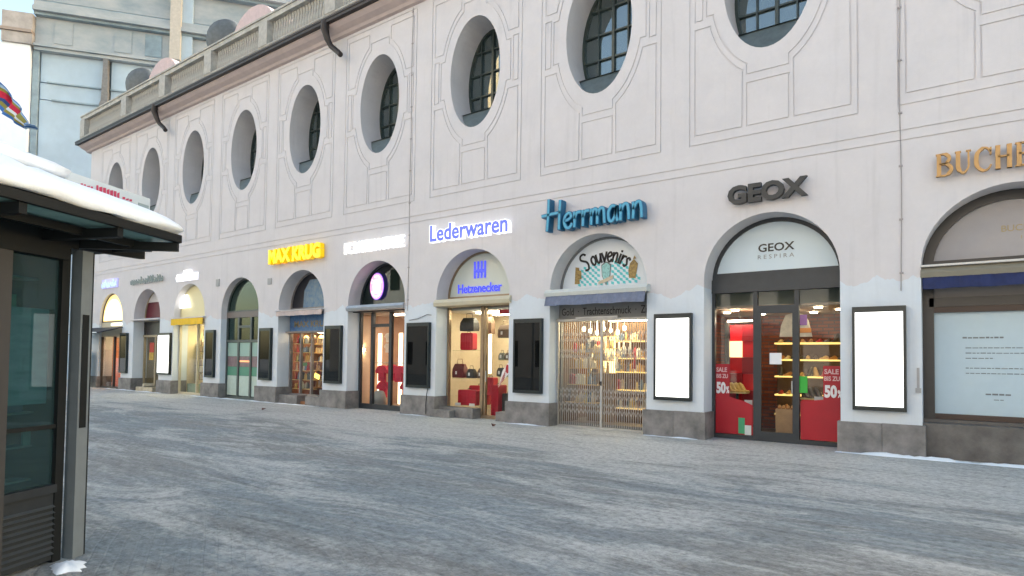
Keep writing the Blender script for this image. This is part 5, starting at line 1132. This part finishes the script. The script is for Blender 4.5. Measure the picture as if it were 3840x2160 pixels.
# ================================================================ KIOSK
E1 = Vector((.42, -.907, 0)); E2 = Vector((-.907, -.42, 0)); UP = Vector((0, 0, 1)); P = Vector((-5.69, -10.735, 0))
kio = empty('kiosk', tuple(P), 'grey metal and glass street kiosk with a thick snow covered canopy roof at left', 'kiosk')
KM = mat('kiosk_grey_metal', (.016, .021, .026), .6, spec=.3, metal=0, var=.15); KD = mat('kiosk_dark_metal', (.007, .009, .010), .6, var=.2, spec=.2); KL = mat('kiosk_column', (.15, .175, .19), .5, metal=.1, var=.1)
TEAL = mat('kiosk_canopy_glass', (.30, .52, .50), .25, var=.2, scale=4)
def kp(s, d, z): return P + E1 * s + E2 * d + UP * z
def kbox(s0, s1, d0, d1, z0, z1, b=None):
    b = b or MB(); vs = [kp(s, d, z) for z in (z0, z1) for d in (d0, d1) for s in (s0, s1)]
    return b.add(vs, [(0, 1, 3, 2), (4, 6, 7, 5), (0, 4, 5, 1), (2, 3, 7, 6), (0, 2, 6, 4), (1, 5, 7, 3)])
# column at the corner
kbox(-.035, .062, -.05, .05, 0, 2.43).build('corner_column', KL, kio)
kbox(-.068, -.037, -.03, .06, 0, 2.43).build('side_strip', KD, kio); kbox(-.012, .045, -.056, -.051, 1.02, 1.92).build('dark_inlay', KD, kio)  # dark panel on the column is a reflection put in as colour
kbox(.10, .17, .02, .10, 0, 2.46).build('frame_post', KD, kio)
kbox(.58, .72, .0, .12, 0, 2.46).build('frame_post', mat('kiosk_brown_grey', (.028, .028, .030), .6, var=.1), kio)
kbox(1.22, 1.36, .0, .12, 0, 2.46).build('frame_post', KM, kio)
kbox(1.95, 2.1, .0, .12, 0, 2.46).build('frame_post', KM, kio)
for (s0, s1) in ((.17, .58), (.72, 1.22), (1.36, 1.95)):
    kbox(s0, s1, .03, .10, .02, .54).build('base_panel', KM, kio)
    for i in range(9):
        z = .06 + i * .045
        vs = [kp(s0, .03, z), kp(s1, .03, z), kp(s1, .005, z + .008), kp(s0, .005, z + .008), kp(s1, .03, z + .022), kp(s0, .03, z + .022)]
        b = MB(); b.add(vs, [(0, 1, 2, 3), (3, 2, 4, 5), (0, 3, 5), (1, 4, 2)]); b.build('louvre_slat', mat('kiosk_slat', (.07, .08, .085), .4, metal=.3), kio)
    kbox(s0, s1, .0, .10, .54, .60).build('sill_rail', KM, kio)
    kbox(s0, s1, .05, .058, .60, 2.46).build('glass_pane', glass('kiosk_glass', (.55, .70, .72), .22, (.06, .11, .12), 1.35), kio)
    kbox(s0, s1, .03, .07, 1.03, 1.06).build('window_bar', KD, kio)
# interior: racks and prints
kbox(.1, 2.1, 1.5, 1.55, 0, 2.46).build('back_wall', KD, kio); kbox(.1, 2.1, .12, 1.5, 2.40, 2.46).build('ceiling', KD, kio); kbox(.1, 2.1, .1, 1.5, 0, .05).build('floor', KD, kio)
kbox(.08, .12, .12, 1.5, .0, 2.46).build('end_wall', KD, kio); kbox(2.08, 2.12, .12, 1.5, .0, 2.46).build('end_wall', KD, kio)
for i in range(7):
    z = .62 + i * .26
    kbox(.17, .56, .24, .40, z, z + .015).build('inner_shelf', mat('kiosk_shelf', (.18, .26, .28), .4), kio)
for i in range(10):
    s = .19 + R.uniform(0, .26); z = .64 + .26 * R.randrange(1, 6)
    kbox(s, s + R.uniform(.05, .12), .22, .24, z, z + R.uniform(.06, .17)).build('magazine', R.choice([mat('mag_red', (.45, .05, .03), .5), mat('mag_teal', (.05, .28, .30), .5), mat('mag_green', (.12, .30, .22), .5), mat('mag_pale', (.35, .45, .45), .5), mat('mag_blue', (.08, .14, .28), .5)]), kio)
kbox(.17, .57, .13, .14, 1.22, 1.95).build('poster_board', mat('kiosk_teal_board', (.14, .30, .36), .4, var=.5, scale=4, stretch=(1, 1, 5), col2=(.30, .52, .56)), kio)  # teal streaks stand in for reflections in the kiosk window
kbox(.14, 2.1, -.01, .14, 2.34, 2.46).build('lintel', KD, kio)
# canopy
ea = [Vector((-5.29, -10.19, 0)) + E1 * 3.2, Vector((-5.29, -10.19, 0)), Vector((-6.01, -10.16, 0)), Vector((-6.66, -10.37, 0)), Vector((-7.35, -10.85, 0)), Vector((-7.35, -10.85, 0)) + E1 * 3.0]
cenK = sum(ea, Vector()) / 6
def ringz(inset, z, jit=0.0, rr=None):
    out = []
    for p in ea:
        d = (cenK - p); l = d.length; out.append(p + d / l * inset + UP * (z + (rr.uniform(-jit, jit) if rr else 0)))
    return out
ZE = 2.55
b = MB(); vs = [v for v in ringz(.02, ZE + .012)] + [v for v in ringz(.02, ZE + .03)]
b.add(vs, [list(range(5, -1, -1)), list(range(6, 12))]); b.build('canopy_glass', TEAL, kio)
b = MB()
for i in range(6):
    p, q = ringz(0, ZE)[i], ringz(0, ZE)[(i + 1) % 6]; d = (q - p).normalized(); nn = d.cross(UP)
    b.obox((p + q) / 2 + UP * .035, d, nn, UP, (q - p).length / 2 + .01, .022, .032)
b.build('canopy_rim', KD, kio)
def rib(p, q, w_=.025, h=.035): 
    b = MB(); d = (q - p); u = d.normalized(); nn = u.cross(UP).normalized(); b.obox((p + q) / 2, u, nn, UP, d.length / 2, w_, h); b.build('canopy_rib', KD, kio)
core = kp(.0, .35, ZE - .05)
for q in (ea[1], ea[2], ea[3]): rib(kp(0.05, .1, ZE - .06), q + UP * (ZE - .035))
for s in (.35, 1.1, 1.9, 2.6): rib(kp(s, .1, ZE - .06), Vector((-5.29, -10.19, 0)) + E1 * (s + .25) + UP * (ZE - .035), .03)
rib(ea[1] * .5 + ea[0] * .0 + kp(0.05, .1, 0) * .5 + UP * (ZE - .09) * 1.0 if False else kp(-.35, -.30, ZE - .03), kp(2.6, -.30, ZE - .03), .02, .03)
rib(kp(-.35, -.30, ZE - .03), (ea[2] + kp(0, .4, 0)) / 2 + UP * (ZE - .03), .02, .03)
kbox(.05, 2.15, .0, 1.6, 2.44, ZE + .0).build('core_box', KD, kio)
b = MB(); r0, r1_ = ringz(.0, ZE + .06), ringz(.85, ZE + .36); b.add(r0 + r1_, [(i, (i + 1) % 6, (i + 1) % 6 + 6, i + 6) for i in range(6)] + [[6, 7, 8, 9, 10, 11]]); b.build('canopy_roof', KM, kio)
# upper box with sign
def up_pt(s, d, z): return Vector((-5.70, -10.87, 0)) + E1 * s + E2 * d + UP * z
def upbox(s0, s1, d0, d1, z0, z1):
    b = MB(); vs = [up_pt(s, d, z) for z in (z0, z1) for d in (d0, d1) for s in (s0, s1)]
    return b.add(vs, [(0, 1, 3, 2), (4, 6, 7, 5), (0, 4, 5, 1), (2, 3, 7, 6), (0, 2, 6, 4), (1, 5, 7, 3)])
upbox(-.02, 2.6, .05, 1.2, 2.86, 2.99).build('roof_box', KD, kio)
sg = empty('kiosk_sign', tuple(up_pt(-.4, 0, 2.9)), 'white sign board with blurred red lettering standing on the snowy kiosk roof', 'sign')
upbox(-.86, .02, .0, .10, 2.885, 3.06).build('sign_board', mat('kiosk_sign_white', (.50, .56, .60), .5, var=.05), sg)
b = MB(); s = -.10; r = random.Random(4)
for (s0, s1, z0, z1) in ((-.12, -.24, 2.98, 3.0), (-.27, -.50, 2.965, 3.025), (-.54, -.63, 2.975, 3.0)):
    s = s0
    while s > s1:
        w_ = r.uniform(.018, .032); vs = [up_pt(s, -.004, z0), up_pt(s - w_, -.004, z0 + r.uniform(0, .01)), up_pt(s - w_, -.004, z1), up_pt(s, -.004, z1 - r.uniform(0, .015))]
        b.add(vs, [(0, 3, 2, 1)]); s -= w_ + .008
b.build('red_lettering', mat('kiosk_sign_red', (.45, .04, .10), .6), sg, kind='stuff')
upbox(-.84, -.72, -.006, -.002, 2.93, 2.99).build('grey_lettering', mat('kiosk_sign_grey', (.25, .32, .34), .6), sg)
# snow on the roof: rounded layered blanket
def snow_blanket(poly_fn, rings, name, par, label=None, sub=8, seed=2, jit=.012):
    rr = random.Random(seed); b = MB(); R_ = []
    for (ins, z) in rings:
        base = poly_fn(ins, z); pts = []
        for i in range(len(base)):
            p, q = base[i], base[(i + 1) % len(base)]
            n = max(2, int((q - p).length / .12)) if False else sub
            for j in range(n): pts.append(p.lerp(q, j / n) + Vector((rr.uniform(-jit, jit), rr.uniform(-jit, jit), rr.uniform(-jit, jit))))
        R_.append(pts)
    m_ = len(R_[0]); vs = [v for rg in R_ for v in rg]
    fs = [(k * m_ + i, k * m_ + (i + 1) % m_, (k + 1) * m_ + (i + 1) % m_, (k + 1) * m_ + i) for k in range(len(R_) - 1) for i in range(m_)]
    fs.append([(len(R_) - 1) * m_ + i for i in range(m_)])
    b.add(vs, fs, True)
    return b.build(name, SNOW, par)
sn = snow_blanket(ringz, [(.03, ZE + .075), (-.015, ZE + .09), (-.03, ZE + .13), (0, ZE + .17), (.10, ZE + .22), (.45, ZE + .32), (.80, ZE + .42), (1.0, ZE + .44)], 'roof_snow', None, seed=3, sub=14, jit=.017)
tag(sn, 'thick smooth snow blanket lying on the kiosk canopy roof', 'snow')
def upring(ins, z):
    return [up_pt(.06 + ins, .0 + ins, z), up_pt(2.7 - ins, .0 + ins, z), up_pt(2.7 - ins, 1.25 - ins, z), up_pt(.06 + ins, 1.25 - ins, z)]
sn = snow_blanket(upring, [(.02, 2.985), (-.03, 3.0), (-.04, 3.05), (.02, 3.11), (.15, 3.15), (.4, 3.18)], 'roof_snow', None, seed=5, sub=10)
tag(sn, 'upper snow cushion on the raised box beside the kiosk sign', 'snow')
# little snow heap at its foot
b = MB(); n = 22; hr = random.Random(8); jr = [hr.uniform(.7, 1.25) for i in range(n)]; vs = [(-5.43, -10.87, .04)]
for k, (r_, z) in enumerate(((.035, .036), (.07, .024), (.10, .010), (.12, -.01))):
    vs += [(-5.43 + r_ * jr[i] * 1.25 * math.cos(2 * math.pi * i / n), -10.87 + r_ * jr[i] * math.sin(2 * math.pi * i / n), z + hr.uniform(-.004, .006)) for i in range(n)]
fs = [(0, 1 + i, 1 + (i + 1) % n) for i in range(n)] + [(1 + k * n + i, 1 + (k + 1) * n + i, 1 + (k + 1) * n + (i + 1) % n, 1 + k * n + (i + 1) % n) for k in range(3) for i in range(n)]
b.add(vs, fs, True); b.build('snow_heap', SNOW, cat='snow', label='small heap of snow at the foot of the kiosk column')

# ================================================================ FLAG
fl = empty('flag', (-14.6, -12.3, 0), 'fluttering blue and white flag with a red and gold crest at the left edge', 'flag')
ang_r = Vector((.8125, .5828, 0)); base = Vector((-13.59, -9.35, 0))
path = [(-2.3, 6.9, .85), (-1.3, 6.65, .80), (-.6, 6.40, .72), (0, 6.16, .47), (.12, 6.0, .42), (.24, 5.88, .34), (.36, 5.74, .26), (.46, 5.60, .10), (.62, 5.60, .05)]
pp = []
for i in range(len(path) - 1):
    for j in range(5):
        t_ = j / 5; a_, b_ = path[i], path[i + 1]; pp.append(tuple(a_[k] + (b_[k] - a_[k]) * t_ for k in range(3)))
pp.append(path[-1])
b = MB(); bands = 8; vs = []
for i, (s, z, h) in enumerate(pp):
    for j in range(bands + 1):
        v = j / bands; y = .09 * math.sin(s * 5 + v * 4) + .05 * math.sin(i * .8)
        p = base + ang_r * (s + .06 * math.sin(v * 3)) + Vector((-.58, .81, 0)) * y; vs.append((p.x, p.y, z + h * (.5 - v)))
fcol = [mat('flag_blue', (.03, .14, .42), .8), mat('flag_lightblue', (.30, .45, .62), .8), mat('flag_gold', (.25, .22, .04), .8), mat('flag_red', (.50, .01, .04), .8), mat('flag_white', (.55, .60, .62), .8), mat('flag_navy', (.02, .05, .18), .8)]
order = [0, 1, 2, 3, 3, 4, 2, 0]
for i in range(len(pp) - 1):
    for j in range(bands):
        s = pp[i][0]; m_ = order[j]
        if s > .40: m_ = (0, 1, 0, 1)[j % 4]
        elif s < -1.1: m_ = ((i // 2 + j) % 2) * 1
        elif j in (3, 4) and s > .27: m_ = 2
        elif j == 5 and s < .1: m_ = 5
        b.mi.append(m_); b.f.append([i * 9 + j, (i + 1) * 9 + j, (i + 1) * 9 + j + 1, i * 9 + j + 1]); b.sm.append(True)
b.v = vs; b.build('cloth', fcol, fl)
pbase = base + ang_r * (-2.35); b = MB(); b.tube([(pbase.x, pbase.y, 0), (pbase.x, pbase.y, 7.6)], [.07, .045], 10); b.build('pole', ALU, fl)

# ================================================================ CHURCH BEHIND
P0 = Vector((-46, 3.5, 0)); CD = Vector((.6112, .7915, 0)); CN = Vector((.7915, -.6112, 0))   # CN points to the camera side
CG = mat('church_grey_stone', (.27, .33, .37), .85, col2=(.46, .48, .49), scale=.5, bump=.3, bscale=4, stretch=(1, 1, 2)); CB = mat('church_blue_plaster', (.44, .55, .64), .8, var=.10, scale=.6); CW = mat('church_white_pier', (.80, .86, .92), .8, var=.05, scale=.8)  # skylight is put into the colours: blue on white plaster, white on the pier
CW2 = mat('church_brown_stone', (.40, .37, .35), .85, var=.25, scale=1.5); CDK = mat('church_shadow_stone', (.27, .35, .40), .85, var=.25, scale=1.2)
chu = empty('church', tuple(P0), 'tall grey stone and pale blue church facade behind the left end of the arcade', 'church')
def cbox(s0, s1, n0, n1, z0, z1, b=None):
    b = b or MB(); vs = [P0 + CD * s + CN * n_ + UP * z for z in (z0, z1) for n_ in (n0, n1) for s in (s0, s1)]
    return b.add(vs, [(0, 1, 3, 2), (4, 6, 7, 5), (0, 4, 5, 1), (2, 3, 7, 6), (0, 2, 6, 4), (1, 5, 7, 3)])
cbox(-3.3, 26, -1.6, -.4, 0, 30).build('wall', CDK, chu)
cbox(-6.2, -3.45, -1.2, .35, 0, 21.4).build('pilaster', CW, chu)  # white tone stands in for sky light on the side and sky beyond
cbox(-3.40, -3.05, -1.2, .02, 0, 21.25).build('pilaster_return', CDK, chu)  # dark strip: shadow beside the pilaster put into the stone colour
cbox(-4.95, -3.3, -1.3, .5, 21.42, 22.1).build('capital', CW2, chu); cbox(-5.05, -3.3, -1.3, .62, 22.12, 22.3).build('capital_moulding', mat('church_tan', (.34, .28, .24), .8), chu); cbox(-4.95, -3.3, -1.3, .5, 22.32, 23.4).build('capital_block', CW2, chu)
for i, (z0, z1) in enumerate(((0, 12.4), (12.45, 18.1), (18.16, 19.22), (19.30, 21.2))):
    cbox(-3.0, .48, -.6, -.08 - .02 * i, z0, z1).build('wall_panel', CB, chu); cbox(1.0, 6.5, -.6, -.08 - .02 * i, z0, z1).build('wall_panel', CB, chu); cbox(7.2, 14, -.6, -.08 - .02 * i, z0, z1).build('wall_panel', CB, chu)
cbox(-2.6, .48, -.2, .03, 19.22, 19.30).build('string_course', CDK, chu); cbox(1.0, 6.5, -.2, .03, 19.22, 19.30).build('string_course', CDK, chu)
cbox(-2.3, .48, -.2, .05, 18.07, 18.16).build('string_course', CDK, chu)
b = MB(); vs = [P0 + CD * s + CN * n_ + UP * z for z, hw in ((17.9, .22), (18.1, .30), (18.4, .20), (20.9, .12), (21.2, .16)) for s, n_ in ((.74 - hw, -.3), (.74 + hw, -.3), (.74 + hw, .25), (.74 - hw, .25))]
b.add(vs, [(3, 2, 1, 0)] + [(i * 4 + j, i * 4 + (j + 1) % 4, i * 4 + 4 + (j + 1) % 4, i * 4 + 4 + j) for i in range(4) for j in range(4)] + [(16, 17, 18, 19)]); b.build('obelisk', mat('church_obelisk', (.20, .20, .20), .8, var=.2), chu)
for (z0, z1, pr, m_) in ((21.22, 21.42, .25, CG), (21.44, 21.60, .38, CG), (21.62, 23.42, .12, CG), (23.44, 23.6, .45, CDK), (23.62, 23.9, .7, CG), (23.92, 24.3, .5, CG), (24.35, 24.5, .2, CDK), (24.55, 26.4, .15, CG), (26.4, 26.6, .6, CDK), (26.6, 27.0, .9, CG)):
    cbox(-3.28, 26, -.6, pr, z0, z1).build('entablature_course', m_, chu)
for s in (-2.2, 1.2, 3.0, 6.6, 8.3): cbox(s, s + 1.0, -.4, .16, 21.8, 23.3).build('frieze_block', CG if s != 3.0 else CDK, chu)
b = cbox(4.6, 5.25, .1, .75, 21.6, 26.8); b.build('stone_column', mat('church_beige', (.52, .48, .42), .8, var=.1), chu)
b = cbox(5.25, 5.9, .1, .4, 21.6, 26.4); b.build('stone_column', CB, chu)

# ================================================================ OPPOSITE BUILDING (seen only in the glass)
ob = empty('opposite_building', (-15, -34, 0), 'long cream building across the street, seen only as reflections in the glass', 'building')
b = MB(); b.box(-60, 30, -44, -34, -.2, 17); b.build('wall', mat('opposite_plaster', (.47, .46, .455), .85, var=.08, scale=.5), ob)
b = MB()
for i in range(26):
    for z in (1.0, 5.4, 9.2, 13.0):
        x = -58 + i * 3.4; b.box(x, x + 1.5, -34.06, -33.98, z, z + 2.4)
b.build('window_rows', GLD, ob, kind='stuff')
b = MB(); b.box(-60.3, 30.3, -44.3, -33.6, 17, 17.4); b.build('cornice', mat('opposite_plaster', (.47, .46, .455), .85), ob)
b = MB(); b.add([(-60.2, -33.8, 17.42), (30.2, -33.8, 17.42), (30.2, -44.2, 17.42), (-60.2, -44.2, 17.42), (-56, -39, 22), (26, -39, 22)], [(0, 1, 5, 4), (2, 3, 4, 5), (1, 2, 5), (3, 0, 4), (3, 2, 1, 0)]); b.build('roof', mat('roof_tile', (.20, .10, .07), .8, var=.2), ob)
b = MB()
for x, h in ((-58, 46), (-43, 46)): b.box(x, x + 7.5, -52, -45, 0, h); b.lathe([(3.4, 0), (3.9, 1.5), (3.1, 3.6), (.8, 5.4), (.1, 6.5)], (x + 3.75, -48.5, h), 16)
for x in (-58, -43):
    for z in range(14, 45, 3):
        for dx in (1.2, 3.2, 5.2): b.box(x + dx, x + dx + 1.1, -45.0, -44.85, z, z + 1.6)
b.build('church_tower', mat('tower_brick', (.92, .80, .55), .85, var=.15), cat='church tower', label='pair of tall brick towers beyond the roofs, seen only in reflections')
